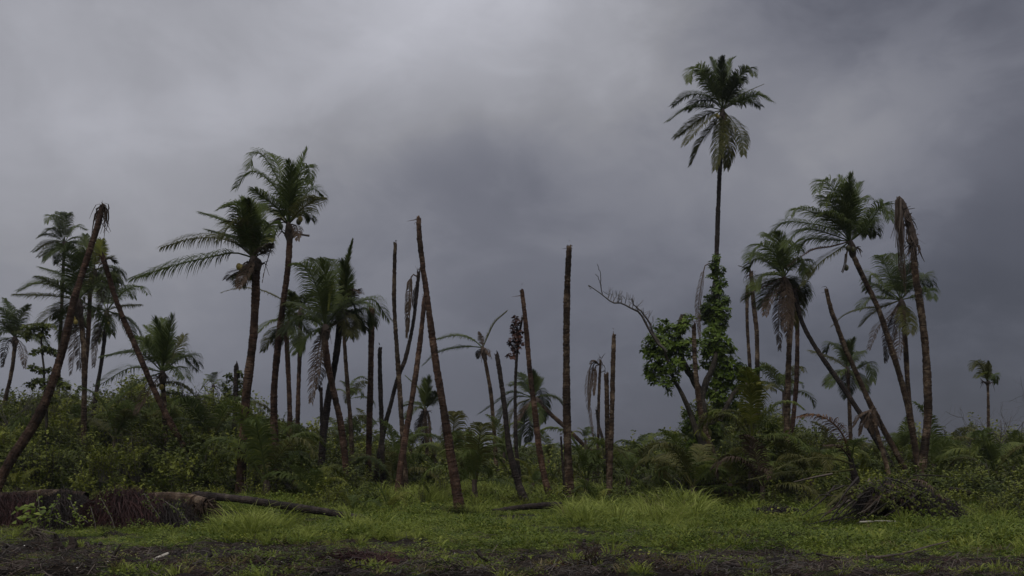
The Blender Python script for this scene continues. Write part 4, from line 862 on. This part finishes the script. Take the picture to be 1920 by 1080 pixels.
bush_src = source('bush_clump', [bush('shrub', 30, .9, .15, 24), bush('shrub', 24, 1.1, .20, 18), bush('shrub', 34, .8, .13, 26, 1.1), bush('shrub_y', 22, 1.2, .16, 18, .8), bush('shrub_y', 16, 1.5, .15, 20, .55, 1.3),
                                 bush('frond_o', 22, 1.0, .14, 12, .9, 1.4), bush('shrub', 14, 1.4, .13, 10, .5, 1.6)])
top_x = [-80, 0, 100, 180, 260, 350, 440, 520, 600, 680, 750, 820, 900, 980, 1050, 1130, 1200, 1260, 1300, 1340, 1400, 1460, 1500, 1560, 1640, 1720, 1780, 1850, 1920, 2000]
top_y = [770, 768, 752, 765, 745, 748, 778, 800, 815, 822, 842, 858, 858, 862, 866, 852, 852, 845, 805, 775, 790, 800, 825, 842, 850, 846, 842, 832, 838, 840]
fr_y = lambda px: np.interp(px, [0, 450, 520, 850, 1180, 1250, 1480, 1560, 1920], [868, 878, 898, 905, 905, 880, 885, 918, 908])
fr_Y = lambda px: np.interp(px, [0, 450, 560, 840, 900, 1180, 1260, 1480, 1560, 1700, 1920], [38.5, 39, 40, 47, 47, 46, 38, 34.5, 36, 35, 31])
pts, rots, scl, idx = [], [], [], []
Y = 27.0
while Y < 84:
    px = -330.0
    while px < 2250:
        p_ = px + rng.normal(0, 8); y_ = Y + rng.normal(0, .6); f0 = fr_Y(p_) + (7 * fbm2(p_ / 120., 3.3, 1.0, 3, 6.6) if 520 < p_ < 1260 else 1.5 * fbm2(p_ / 90., 2., 1, 2, 1.))
        px += .95 * (1 + (Y - 30) / 60) / Y * F
        if y_ < f0: continue
        u = min(1, (y_ - f0) / 22); tp = fr_y(p_) + (np.interp(p_, top_x, top_y) - fr_y(p_)) * u ** .7
        for (yx, yy, yY, yh, *_r) in YP:      # the young palms stand clear of the bushes before them
            if y_ < yY + 1.2 and abs(p_ - yx) < yh * .55: tp = max(tp, yy + yh * .30)
        tp += rng.normal(0, 10) - 26 * fbm2(p_ / 60., y_ / 6., .9, 3, 1.1)
        H = CAMH + (HZ - tp) / F * y_
        if H < .25 or rng.random() < .07: continue
        s0 = 1 + (Y - 30) / 60; x = (p_ - 960) / F * y_; g0 = gh(x, y_)
        z = H - s0 * rng.uniform(.6, .9)
        # only the outer leaf shell matters: stack clumps down from the top
        nst = 0
        while True:
            sc_ = s0 * rng.uniform(.7, 1.15) * (1 if H > .9 else max(.35, H / .9))
            zz = max(z, g0 + .1)
            pts.append((x + rng.normal(0, .3), y_ + rng.normal(0, .3), zz)); rots.append((rng.normal(0, .18), rng.normal(0, .18), rng.random() * 6.28)); scl.append((sc_, sc_, sc_ * rng.uniform(.8, 1.2)))
            left = p_ < 480
            idx.append(rng.choice(7, p=[.2, .17, .13, .2, .15, .05, .10] if left else [.25, .22, .22, .12, .06, .08, .05]))
            z -= .8 * s0; nst += 1
            if z < g0 + .1 or nst > (7 if u < .5 else 4): break
    Y += 1.15 * (1 + (Y - 30) / 45)
for q in range(520):      # low bushes strewn through the meadow and along the thicket's foot
    p_ = rng.uniform(-300, 2220); f0 = fr_Y(p_); y_ = f0 - (rng.uniform(0, 12) if 540 < p_ < 1250 else rng.uniform(0, 4)); x = (p_ - 960) / F * y_
    if p_ < 480 and y_ < 36: continue
    s_ = rng.uniform(.25, .62) if rng.random() < .85 else rng.uniform(.6, .95)
    pts.append((x, y_, gh(x, y_) + .02)); rots.append((0, 0, rng.random() * 6.28)); scl.append((s_, s_, s_)); idx.append(int(rng.choice(7, p=[.2, .15, .2, .2, .15, .05, .05])))
for q in range(260):      # small weeds scattered over the clearing
    y_ = rng.uniform(18, 36); p_ = rng.uniform(-20, 1940); x = (p_ - 960) / F * y_
    if gd(x, y_) < .6 or fbm2(x, y_, .5, 2, 12.) < -.05: continue
    s_ = rng.uniform(.10, .26); pts.append((x, y_, gh(x, y_) + .01)); rots.append((0, 0, rng.random() * 6.28)); scl.append((s_, s_, s_)); idx.append(int(rng.choice(7, p=[.2, .15, .2, .15, .15, .1, .05])))
for (bp, br) in BASES:    # growth and litter gathered round the feet of the trunks
    if bp[1] > 50: continue
    for q in range(9):
        a = rng.random() * 6.28; r_ = br + rng.uniform(.05, .6); x, y_ = bp[0] + math.cos(a) * r_, bp[1] + math.sin(a) * r_
        s_ = rng.uniform(.16, .5); pts.append((x, y_, gh(x, y_))); rots.append((0, 0, rng.random() * 6.28)); scl.append((s_, s_, s_ * rng.uniform(.6, 1.4))); idx.append(int(rng.choice(7, p=[.2, .2, .2, .12, .08, .12, .08])))
scatter('undergrowth', 'tangled green undergrowth of small-leaved bushes filling the grove floor', 'undergrowth', pts, rots, scl, idx, bush_src)
print('undergrowth', len(pts))
# distant woods
pts, rots, scl, idx = [], [], [], []
for q in range(1800):
    Yd = rng.uniform(110, 240); p_ = rng.uniform(-350, 2270); x = (p_ - 960) / F * Yd
    tp = 852 + 16 * fbm2(p_ / 90., Yd / 50., 1, 3, 3.7) + rng.normal(0, 3); H = CAMH + (HZ - tp) / F * Yd
    for z in (H - 1.2, H - 2.8):
        pts.append((x, Yd, max(z, .2))); rots.append((0, 0, rng.random() * 6.28)); s_ = rng.uniform(1.6, 2.8); scl.append((s_ * 1.2, s_ * 1.2, s_)); idx.append(int(rng.integers(0, 3)))
scatter('distant_woods', 'low dark woods beyond the grove along the horizon', 'woods', pts, rots, scl, idx, bush_src)

# herbs and grass of the clearing
def herb_patch(m, n=120, r=.24, size=.038, h=.06):
    b = np.stack([rng.normal(0, r * .55, n), rng.normal(0, r * .55, n), rng.random(n) * h], -1)
    dd = unit(rng.normal(0, 1, (n, 3)) * [1, 1, .35] + [0, 0, .35]); nr = unit(np.cross(np.cross(dd, UP), dd) + rng.normal(0, .2, (n, 3)))
    return mesh_from([leaf_quads(b, dd, nr, (size * rng.uniform(.5, 1.3, n))[:, None], .34, .1)], m, name='herb')
def tuft(m, n=34, r=.10, ln=.22, w=.009, lean=.5, arch=.9):
    V = []; T_ = []; 
    for q in range(n):
        a = rng.random() * 6.28; l = ln * rng.uniform(.45, 1.15); o = np.array([math.cos(a), math.sin(a), 0]); b = o * r * rng.random()
        d = unit(o * lean * rng.uniform(.2, 1.2) + UP + rng.normal(0, .1, 3)); p = b; P = [b]
        for k_ in range(4):
            p = p + d * l / 4; P.append(p); d = unit(d + (o * .5 - UP * .45) * arch * .5 * (k_ + .3) * rng.uniform(.4, 1.2) + WIND * .04)
        S = unit(np.cross(P[2] - P[0], unit(rng.normal(0, 1, 3)))) * w
        k0 = len(V); 
        for k_, f in enumerate((.7, 1, .9, .6)): V += [P[k_] - S * f, P[k_] + S * f]
        V.append(P[4]); T_ += [[k0 + c0, k0 + c1, k0 + c2] for c0, c1, c2 in ((0, 1, 3), (0, 3, 2), (2, 3, 5), (2, 5, 4), (4, 5, 7), (4, 7, 6), (6, 7, 8))]
    me = new_mesh('grass', V, T_); me.materials.append(M[m]); return me
low_src = source('low_growth', [herb_patch('herb'), herb_patch('herb', 140, .3, .032, .05), herb_patch('shrub_y', 70, .25, .05, .08), tuft('grass', 30, .10, .15, .007), tuft('grass', 26, .08, .11, .007), tuft('straw', 22, .10, .14, .006), tuft('grass', 30, .12, .24, .007), herb_patch('herb', 90, .22, .04, .15)])
pts, rots, scl, idx = [], [], [], []
n_try = 0
for q in range(112000):
    u = rng.random(); y = 14.0 + 40 * u ** 1.15; p_ = rng.uniform(-330, 2250); x = (p_ - 960) / F * y
    # equal-area thinning keeps the density even on the ground
    if rng.random() > min(1, y / 41 * 1.15): continue
    if y > 40 and not 520 < p_ < 1300: continue
    gv = gd(x, y)
    if rng.random() > gv: continue
    if 360 < p_ < 730 and 23.5 < y < 28 and rng.random() < .45: continue
    patch = fbm2(x, y, .35, 3, 8.8); s = rng.uniform(.6, 1.25) * (.55 + .6 * gv) * (1 + .5 * patch)
    pts.append((x, y, gh(x, y) - .01)); rots.append((rng.normal(0, .12), rng.normal(0, .12), rng.random() * 6.28)); s *= max(1, y / 30); scl.append((s * 1.1, s * 1.1, s * rng.uniform(.4, 1.1) * (1.6 if patch > .12 else .8)))
    edge = gv < .75
    pr = np.array([.30, .28, .08, .08, .09, .01, .03, .13]) if patch > -.05 else np.array([.22, .26, .05, .15, .18, .05, .04, .05])
    if edge: pr = np.array([.15, .18, .03, .16, .24, .14, .05, .05])
    idx.append(rng.choice(8, p=pr / pr.sum()))
scatter('low_grass_cover', 'low creeping green herbs and grass covering the clearing in front', 'grass', pts, rots, scl, idx, low_src)
print('low', len(pts))

# tall arching grass
tall_src = source('tall_grass_tuft', [tuft('grass', 60, .22, 1.0, .012, .75, .8), tuft('grass', 46, .16, .85, .011, .9, 1.0), tuft('grass', 34, .10, .65, .010, .6, .7), tuft('straw', 16, .12, .8, .009, .8, .9)])
def tall_patch(label, regions):
    pts, rots, scl, idx = [], [], [], []
    for (x0, x1, Ya, Yb, n_, s_) in regions:
        for q in range(n_):
            p_ = rng.triangular(x0, (x0 + x1) / 2, x1) if n_ > 12 else rng.uniform(x0, x1); y = rng.uniform(Ya, Yb); x = (p_ - 960) / F * y; s = s_ * rng.uniform(.6, 1.15)
            pts.append((x, y, gh(x, y) - .03)); rots.append((rng.normal(0, .1), rng.normal(-.12, .1), rng.random() * 6.28)); scl.append((s, s, s)); idx.append(rng.choice(4, p=[.35, .35, .24, .06]))
    scatter('tall_grass', label, 'tall grass', pts, rots, scl, idx, tall_src)
def base_growth():
    pts, rots, scl, idx = [], [], [], []
    for (bp, br) in BASES:
        if bp[1] > 46: continue
        for q in range(12):
            a = rng.random() * 6.28; r_ = br + rng.uniform(.0, .45); x, y_ = bp[0] + math.cos(a) * r_, bp[1] + math.sin(a) * r_
            s = rng.uniform(.25, .62); pts.append((x, y_, gh(x, y_) - .02)); rots.append((rng.normal(0, .15), rng.normal(0, .15), rng.random() * 6.28)); scl.append((s, s, s)); idx.append(rng.choice(4, p=[.25, .25, .25, .25]))
    scatter('grass_at_trunk_feet', 'tufts of grass and straw round the feet of the palm trunks', 'grass', pts, rots, scl, idx, tall_src)
base_growth()
tall_patch('tall arching pale grass right of the fallen red-rooted log', [(400, 545, 20.6, 23.2, 70, .74), (440, 520, 21, 22.5, 12, .85), (530, 620, 20.6, 23, 34, .40), (620, 800, 20.6, 23, 80, .42), (690, 830, 20.5, 23, 24, .45), (405, 760, 19.5, 21.5, 40, .32), (650, 720, 22, 23.5, 8, .8)])
tall_patch('bright green tall grass hump at the foot of the close pair of posts', [(1040, 1180, 26, 32, 90, .85), (1180, 1330, 26, 33, 100, .95), (1220, 1330, 29, 33, 26, 1.15), (1060, 1330, 24.5, 26.5, 60, .4)])
tall_patch('yellow-green grass meadow among the trunks behind the clearing', [(560, 1260, 36, 56, 520, .95), (740, 900, 37, 44, 70, .95), (540, 700, 31, 37, 40, .45), (860, 1040, 34, 40, 50, .6), (1330, 1480, 27, 31, 50, .35), (1560, 1920, 27, 40, 220, .55), (1750, 1920, 22, 28, 40, .35), (0, 60, 20, 24, 12, .4), (1480, 1560, 26, 29, 14, .4), (0, 450, 33, 38, 90, .55)])

# ================================================================== FALLEN LOGS, ROOTS, DEBRIS
def log(label, pts, Ys_, w0, w1, bark, frm=False):
    P = np.array([at(x, y, Yq) for (x, y), Yq in zip(pts, Ys_)])
    t = thing('fallen_log', label, 'fallen log', (P[:, 0].mean(), P[:, 1].mean(), gh(P[:, 0].mean(), P[:, 1].mean())))
    mb = MB(); trunk_geo(mb, P, (wr(w0, Ys_[0]), wr(w1, Ys_[-1])), ring=.11, sides=12, broken=True, base_on_ground=False); mb.build('trunk', M[bark], t); return t
log('ringed fallen trunk lying across the left edge over red roots', [(-40, 938), (20, 933), (90, 929), (160, 934)], [25.8, 25.7, 25.6, 25.5], 22, 24, 'bark')
tl = log('fallen reddish trunk ending in a torn splayed butt, left', [(262, 936), (300, 934), (345, 936), (388, 946)], [25.6, 25.4, 25, 24.6], 21, 25, 'bark')
mb = MB()
for q in range(60):
    c = at(378 + rng.normal(0, 9), 944 + rng.normal(0, 5), 24.6); l = rng.uniform(.25, .85); dx = rng.normal(.12, .18)
    ribbon(mb, [c, c + [dx, rng.normal(-.1, .1), -.12], c + [dx * 1.6, rng.normal(-.1, .1), -l]], rng.uniform(.03, .09), .012)
for q in range(14):
    c = at(385 + rng.normal(0, 5), 942 + rng.normal(0, 5), 24.5); ribbon(mb, [c, c + [.2, 0, -.05 + rng.normal(0, .06)], c + [.36 + rng.normal(0, .1), 0, -.2 + rng.normal(0, .1)]], .06, .01)
mb.build('torn_fibre', M['frond_d'], tl)
log('long dark fallen trunk sloping down to the right behind the tall grass', [(372, 929), (450, 936), (540, 949), (610, 960), (665, 970), (718, 981)], [27.6, 27.4, 27.0, 26.5, 26.0, 25.6], 16, 13, 'bark_dark')
log('short dark log lying left of the broad straight trunk', [(930, 959), (975, 952), (1020, 948), (1052, 947)], [31.6, 31.8, 32, 32.2], 10, 14, 'bark_dark')
log('small black log lying in the scrub at the right', [(1783, 917), (1800, 919), (1818, 924)], [33, 33, 33], 8, 10, 'bark_dark')
log('low black log beside the uprooted mound, far right', [(1775, 980), (1805, 982), (1835, 988)], [25.5, 25.5, 25.3], 7, 9, 'bark_dark')
log('weathered flat trunk half sunk in the soil left of centre', [(330, 1062), (420, 1056), (520, 1054), (600, 1056)], [16.6, 16.9, 17.0, 16.8], 20, 22, 'bark_dark')

def root_mass(label, cx, cy, Y, rx, ry, n_, m='root', down=1.0, depth=.6, core='earth', ln=.5, name='root_ball', cat='root ball', wtube=.0065):
    c = at(cx, cy, Y); k_ = Y / F; RX, RZ = rx * k_, ry * k_
    t = thing(name, label, cat, (c[0], c[1], gh(c[0], c[1])))
    mb = MB(); blob(mb, c, 1.0, 12, 20, .17, (RX * .88, depth * RX * .6, RZ * .86)); mb.build('earth_core', M[core], t)
    mb = MB()
    for q in range(int(n_ * 1.7)):
        d = unit(rng.normal(0, 1, 3) * [1, 1, .9] + [0, -.35, .15]); p0 = c + d * np.array([RX, depth * RX * .6, RZ]) * .85
        l = ln * rng.uniform(.3, 1.2); o = d * l * .35
        p1 = p0 + o + rng.normal(0, .05, 3); p2 = p1 + np.array([rng.normal(0, .15), rng.normal(-.04, .05), -l * .55 * down]) + o * .5
        p3 = p2 + np.array([rng.normal(0, .08), rng.normal(0, .05), -l * .45 * down])
        if rng.random() < .45:
            e = unit(rng.normal(0, 1, 3) + d); p1 = p0 + e * l * .2; p2 = p1 + unit(e + rng.normal(0, .6, 3)) * l * .2; p3 = p2 + unit(rng.normal(0, 1, 3) + [0, 0, -.6]) * l * .2
        g_ = gh(p3[0], p3[1]); p2[2] = max(p2[2], g_); p3[2] = max(p3[2], g_ - .02)
        tube(mb, [p0, p1, p2, p3], np.array([1, .9, .7, .35]) * wtube * rng.uniform(.6, 1.6), 3, cap=False)
    mb.build('root_fibres', M[m], t); return t
root_mass('dark red root ball under the fallen trunk at the left edge', 28, 965, 25, 52, 36, 1300, m='root')
root_mass('black root ball hung with trailing vines, second from the left', 122, 964, 25, 48, 40, 1500, m='root_dark')
root_mass('largest root ball, a mane of dark red root fibres', 236, 962, 24.6, 72, 40, 2600, m='root', ln=.55)
root_mass('dark drooping root tangle left of the torn butt', 325, 978, 24.6, 44, 30, 1100, m='root_dark', ln=.6)
root_mass('brown uprooted stump standing in the low herbs at the left', 66, 1012, 21, 15, 20, 300, m='stem_d', core='earth', ln=.2, name='stump', cat='stump')
root_mass('small dark stump under the largest root ball', 214, 1010, 22, 14, 9, 200, m='root_dark', ln=.18, name='stump', cat='stump')
root_mass('heap of red palm roots at the bottom edge, left of centre', 672, 1068, 15.6, 70, 22, 1600, m='root', down=.45, ln=.32, name='root_heap', wtube=.006)
root_mass('small brown mound of fibre in the grass at the right', 1485, 1010, 21.5, 38, 9, 400, m='root_dark', ln=.2, name='root_heap', wtube=.006, down=.6)
root_mass('uprooted mound covered with dead stalks, right', 1680, 945, 26.5, 78, 42, 1300, m='root_dark', ln=.6, depth=.8)
root_mass('low dark heap left of the uprooted mound', 1455, 962, 29, 45, 12, 300, m='root_dark', ln=.25, name='root_heap')
root_mass('dark shoulder of earth right of the uprooted mound', 1760, 960, 26.4, 42, 26, 500, m='root_dark', ln=.4, name='root_heap')
# stalks and branches over the right mound
t = thing('dead_branch_heap', 'tangle of dead branches and palm stalks draped over the right mound', 'branch heap', at(1660, 980, 26))
for q in range(44):
    x0 = rng.uniform(1560, 1730); y0 = rng.uniform(885, 975); a = rng.normal(.5, .35) * rng.choice([-1, 1], p=[.7, .3]); l = rng.uniform(30, 110)
    x1 = x0 + l * math.cos(a) * (-1 if a < 0 else 1); y1 = min(984, y0 + l * abs(math.sin(a)))
    Yb = rng.uniform(25.2, 26.6); P = [at(x0, y0, Yb), at((x0 + x1) / 2 + rng.normal(0, 6), (y0 + y1) / 2 + rng.normal(-1, 5), Yb - .2), at(x1, y1, Yb - .3)]
    mb = MB(); tube(mb, catmull(P, 7), np.linspace(.028, .009, 7) * rng.uniform(.5, 1.4), 4, cap=False); mb.build('dead_branch', M[('wood', 'stem_d', 'root_dark', 'wood', 'root_dark')[q % 5]], t)
for q in range(8):
    x0 = rng.uniform(1600, 1720); y0 = rng.uniform(900, 940); s_ = rng.choice([-1, 1])
    frond(t, [at(x0, y0, 26.1), at(x0 + 25 * s_, y0 + 5, 25.8), at(x0 + 60 * s_, y0 + 35, 25.5)], ('frond_d', 'frond_o', 'frond_d')[q % 3], leaf=.35, n=26, droop=1.2, miss=.3)
t = thing('pale_stick', 'pale dead stalk lying at the foot of the right mound', 'stick', at(1650, 980, 24.9)); mb = MB(); tube(mb, catmull([at(1612, 979, 24.9), at(1650, 977, 24.8), at(1694, 979, 24.7)], 8), .022, 5); mb.build('stalk', M['pale'], t)
# vines over mound and root balls
def vines(label, spots, Y, m='herb', size=.075, n=26):
    t = thing('trailing_vine', label, 'vine', at(spots[0][0], spots[0][1], Y)); Vs = []; ex = MB()
    for (x0, y0, x1, y1) in spots:
        P = catmull([at(x0, y0, Y), at((x0 + x1) / 2 + rng.normal(0, 5), (y0 + y1) / 2 + rng.normal(0, 5), Y - .15), at(x1, y1, Y - .2)], 12); tube(ex, P, .008, 3, cap=False)
        b = P[rng.integers(0, 12, n)] + rng.normal(0, .05, (n, 3)); dd = unit(rng.normal(0, 1, (n, 3)) + [0, -.5, 0]); Vs.append(leaf_quads(b, dd, unit(rng.normal(0, .4, (n, 3)) + [0, -.6, .6]), (size * rng.uniform(.6, 1.3, n))[:, None], .36))
    o = link('foliage', mesh_from(Vs, m, ex), None, t); return t
vines('leafy vines trailing down the black root ball', [(128, 930, 150, 985), (145, 950, 165, 980), (112, 935, 75, 990), (100, 945, 95, 1000), (80, 960, 60, 1000), (150, 975, 120, 1000), (105, 965, 135, 985), (70, 925, 75, 990)], 23.9)
vines('creepers scrambling over the largest red root ball and its butt', [(190, 935, 215, 990), (270, 925, 300, 970), (310, 940, 345, 990), (225, 922, 190, 925), (300, 930, 270, 940), (340, 960, 370, 1000), (170, 950, 180, 1000), (350, 935, 330, 960)], 23.3, m='shrub', n=34, size=.06)
vines('vines creeping over the top of the right mound', [(1620, 900, 1700, 925), (1650, 890, 1740, 925), (1700, 905, 1780, 960), (1600, 930, 1650, 900), (1730, 930, 1790, 975), (1680, 915, 1720, 950), (1740, 905, 1800, 950), (1640, 915, 1690, 960)], 25.2, m='shrub', n=110)
t = thing('leafy_seedling', 'pale big-leaved seedling in front of the two left root balls', 'seedling', at(58, 985, 23)); b = np.array([at(55 + rng.normal(0, 14), 968 + rng.normal(0, 12), 23 + rng.normal(0, .2)) for q in range(40)])
dd = unit(rng.normal(0, 1, (40, 3)) * [1, .6, .5]); link('foliage', mesh_from([leaf_quads(b, dd, unit(rng.normal(0, .3, (40, 3)) + [0, -.5, .8]), np.full((40, 1), .2), .33)], 'herb'), None, t)

# dead bare bush at the right
def bare_bush(label, x, y, Y, h_, n0=7, spread=1.0, w=.03):
    t = thing('bare_bush', label, 'bush', (*at(x, y, Y)[:2], gh(*at(x, y, Y)[:2]))); mb = MB(); H = h_ / F * Y
    def grow(p, d, l, r, dep):
        P = [p]; 
        for k_ in range(4): d = unit(d + rng.normal(0, .2, 3) * [1, .7, 1] + [0, 0, .04]); p = p + d * l / 4; P.append(p)
        tube(mb, P, np.linspace(r, r * .55, 5), 4, cap=False)
        if dep:
            for k_ in range(rng.integers(2, 4)): grow(P[rng.integers(2, 5)], unit(d + rng.normal(0, .65, 3)), l * rng.uniform(.45, .75), r * .5, dep - 1)
    for q in range(n0): grow(at(x + rng.normal(0, 8), y, Y), unit([rng.normal(0, .75) * spread, rng.normal(0, .4), 1]), H * rng.uniform(.45, .8), w, 3)
    mb.build('branches', M['twig'], t); return t
bare_bush('leafless grey bush behind the sickly little palm', 1862, 862, 52, 120, 9, 1.2)
bare_bush('leafless bush at the right edge of the picture', 1915, 860, 50, 95, 6, 1.2)
bare_bush('leafless twigs left of the sickly little palm', 1815, 862, 54, 85, 4, 1.6)
bare_bush('bare twiggy shrub at the far left above the thicket', 15, 800, 46, 100, 5, 1.3, .02)
bare_bush('thin leafy-twigged shrub right of the short green palm', 352, 770, 47, 95, 4, .6, .018)

# foreground debris
def debris_stick(q, pts, Y, w, m, label, name='fallen_stick', cat='stick'):
    P = []
    for (x, y) in pts:
        P.append(at(x, y, Y))
    g_ = min(p[2] - gh(p[0], p[1]) for p in P)
    P = [p - [0, 0, g_ - .015] for p in P]
    t = thing(name, label, cat, P[0]); mb = MB(); tube(mb, catmull(P, 9), np.linspace(w, w * .5, 9), 6, jit=.12); mb.build('stick', M[m], t)
debris_stick(0, [(283, 1075), (300, 1066), (316, 1058)], 15.2, .035, 'pale', 'pale bleached stick lying on the dark soil at the bottom left')
debris_stick(1, [(208, 1078), (215, 1062), (226, 1045)], 15.0, .03, 'wood', 'dark stake poking from the soil, bottom left')
debris_stick(2, [(896, 1050), (903, 1062), (925, 1072), (955, 1080)], 15.0, .035, 'wood', 'hooked dark root poking from the soil below centre', 'root_stick')
debris_stick(3, [(478, 1056), (492, 1068), (510, 1082)], 14.9, .03, 'wood', 'dark leaning stake at the bottom beside the root heap')
debris_stick(4, [(1250, 1046), (1300, 1050), (1345, 1052)], 15.6, .028, 'wood', 'thin dark branch lying along the dirt mound')
debris_stick(5, [(1320, 1052), (1350, 1040), (1372, 1022)], 16.5, .014, 'wood', 'curved thin twig in the grass right of the dirt mound')
debris_stick(6, [(1640, 1052), (1690, 1046), (1740, 1032), (1780, 1022)], 16.8, .02, 'stem_d', 'long pale-brown stalk lying in the grass, bottom right')
debris_stick(7, [(1530, 1044), (1560, 1050), (1600, 1056)], 16.4, .022, 'wood', 'dark branch lying in the grass left of the long stalk')
for q, (x, y, h_, lab) in enumerate([(112, 1030, 26, 'charred pointed stump with a split face, bottom left'), (136, 1032, 20, 'small black stump beside the charred pointed one')]):
    Yq = 18.6; b = at(x, 0, Yq); b[2] = gh(b[0], b[1]); t = thing('stump', lab, 'stump', b); mb = MB()
    P = np.array([b + [-.08 * (1 - q), 0, h_ / F * Yq], b + [0, 0, -.1]]); trunk_geo(mb, P, (.045, .085), ring=.06, sides=8, broken=True); mb.build('trunk', M['bark_dark'], t)
# rotten palm fibre bundle on the dirt mound
t = thing('fibre_bundle', 'bundle of reddish dead palm stalks stuck in the dirt mound', 'palm debris', at(1120, 1060, 15.2)); mb = MB()
for q in range(60):
    c = at(1108 + rng.normal(0, 16), 1062 + rng.normal(0, 6), 15.1); d = unit([rng.normal(.25, .45), rng.normal(0, .3), .75]); l = rng.uniform(.15, .42); ribbon(mb, [c, c + d * l * .5, c + d * l + [0, 0, -.05]], .028, .008)
mb.build('stalks', M['frond_d'], t)
t = thing('fibre_bundle', 'splayed dead leaf fibres at the bottom edge below the dirt mound', 'palm debris', at(1060, 1078, 14.8)); mb = MB()
for q in range(60):
    c = at(1065 + rng.normal(0, 22), 1078 + rng.normal(0, 5), 14.8); d = unit([rng.normal(0, .6), rng.normal(0, .3), .6]); l = rng.uniform(.12, .34); ribbon(mb, [c, c + d * l * .5, c + d * l + [0, 0, -.06]], .02, .006)
mb.build('stalks', M['frond_r'], t)
# twig and fibre litter
def litter(m, n=12, ln=.3, w=.006):
    mb = MB()
    for q in range(n):
        a = rng.random() * 6.28; p = np.array([rng.normal(0, .22), rng.normal(0, .22), .02]); d = np.array([math.cos(a), math.sin(a), rng.normal(.12, .2)]); l = ln * rng.uniform(.3, 1.3)
        tube(mb, [p, p + d * l * .5 + [0, 0, .02], p + d * l * [1, 1, .4]], [w, w * .9, w * .4], 3, cap=False)
    me = new_mesh('litter', np.vstack(mb.V), np.vstack(mb.T)); me.materials.append(M[m]); return me
def clod():
    mb = MB(); 
    for q in range(7): blob(mb, np.array([rng.normal(0, .2), rng.normal(0, .2), .0]), rng.uniform(.015, .05), 4, 6, .18)
    me = new_mesh('clod', np.vstack(mb.V), np.vstack(mb.T)); me.materials.append(M['earth']); return me
def chips():
    mb = MB(); blob(mb, np.zeros(3), .03, 4, 5, .3, (1, .8, .4)); me = new_mesh('chip', np.vstack(mb.V), np.vstack(mb.T)); me.materials.append(M['white']); return me
lit_src = source('soil_litter', [litter('twig'), litter('stem_d', 10, .35, .007), litter('root', 16, .22, .004), litter('wood', 8, .4, .009), clod(), clod(), litter('frond_d', 10, .25, .008), chips()])
pts, rots, scl, idx = [], [], [], []
for q in range(3300):
    y = 14.2 + 9 * rng.random() ** 1.6; p_ = rng.uniform(-300, 2220); x = (p_ - 960) / F * y
    if rng.random() < gd(x, y) * .9: continue
    s = rng.uniform(.4, 1.1); pts.append((x, y, gh(x, y) + .005)); rots.append((rng.normal(0, .1), rng.normal(0, .1), rng.random() * 6.28)); scl.append((s, s, s)); idx.append(rng.choice(8, p=[.17, .17, .18, .12, .11, .10, .12, .03]))
scatter('soil_litter', 'twigs, fibre, clods and white shell bits strewn over the dark soil', 'litter', pts, rots, scl, idx, lit_src)

# ================================================================== thin rain haze in the air
def haze_build():
    v = N('ShaderNodeVolumePrincipled'); v.inputs['Color'].default_value = (.80, .84, .90, 1); v.inputs['Density'].default_value = .00022; v.inputs['Anisotropy'].default_value = .2
    o = N('ShaderNodeOutputMaterial'); L(v.outputs[0], o.inputs['Volume'])
hz = [(x, y, z) for z in (-1.6, 32) for y in (-40, 320) for x in (-260, 260)]
hf = [(0, 2, 3, 1), (4, 5, 7, 6), (0, 1, 5, 4), (2, 6, 7, 3), (0, 4, 6, 2), (1, 3, 7, 5)]
hme = bpy.data.meshes.new('haze'); hme.from_pydata(hz, [], hf); hme.update()
ho = link('haze', hme, mat('rain_haze', haze_build)); tag(ho, 'thin grey rain haze hanging over the whole grove', 'haze', kind='stuff')
sc.cycles.volume_bounces = 0
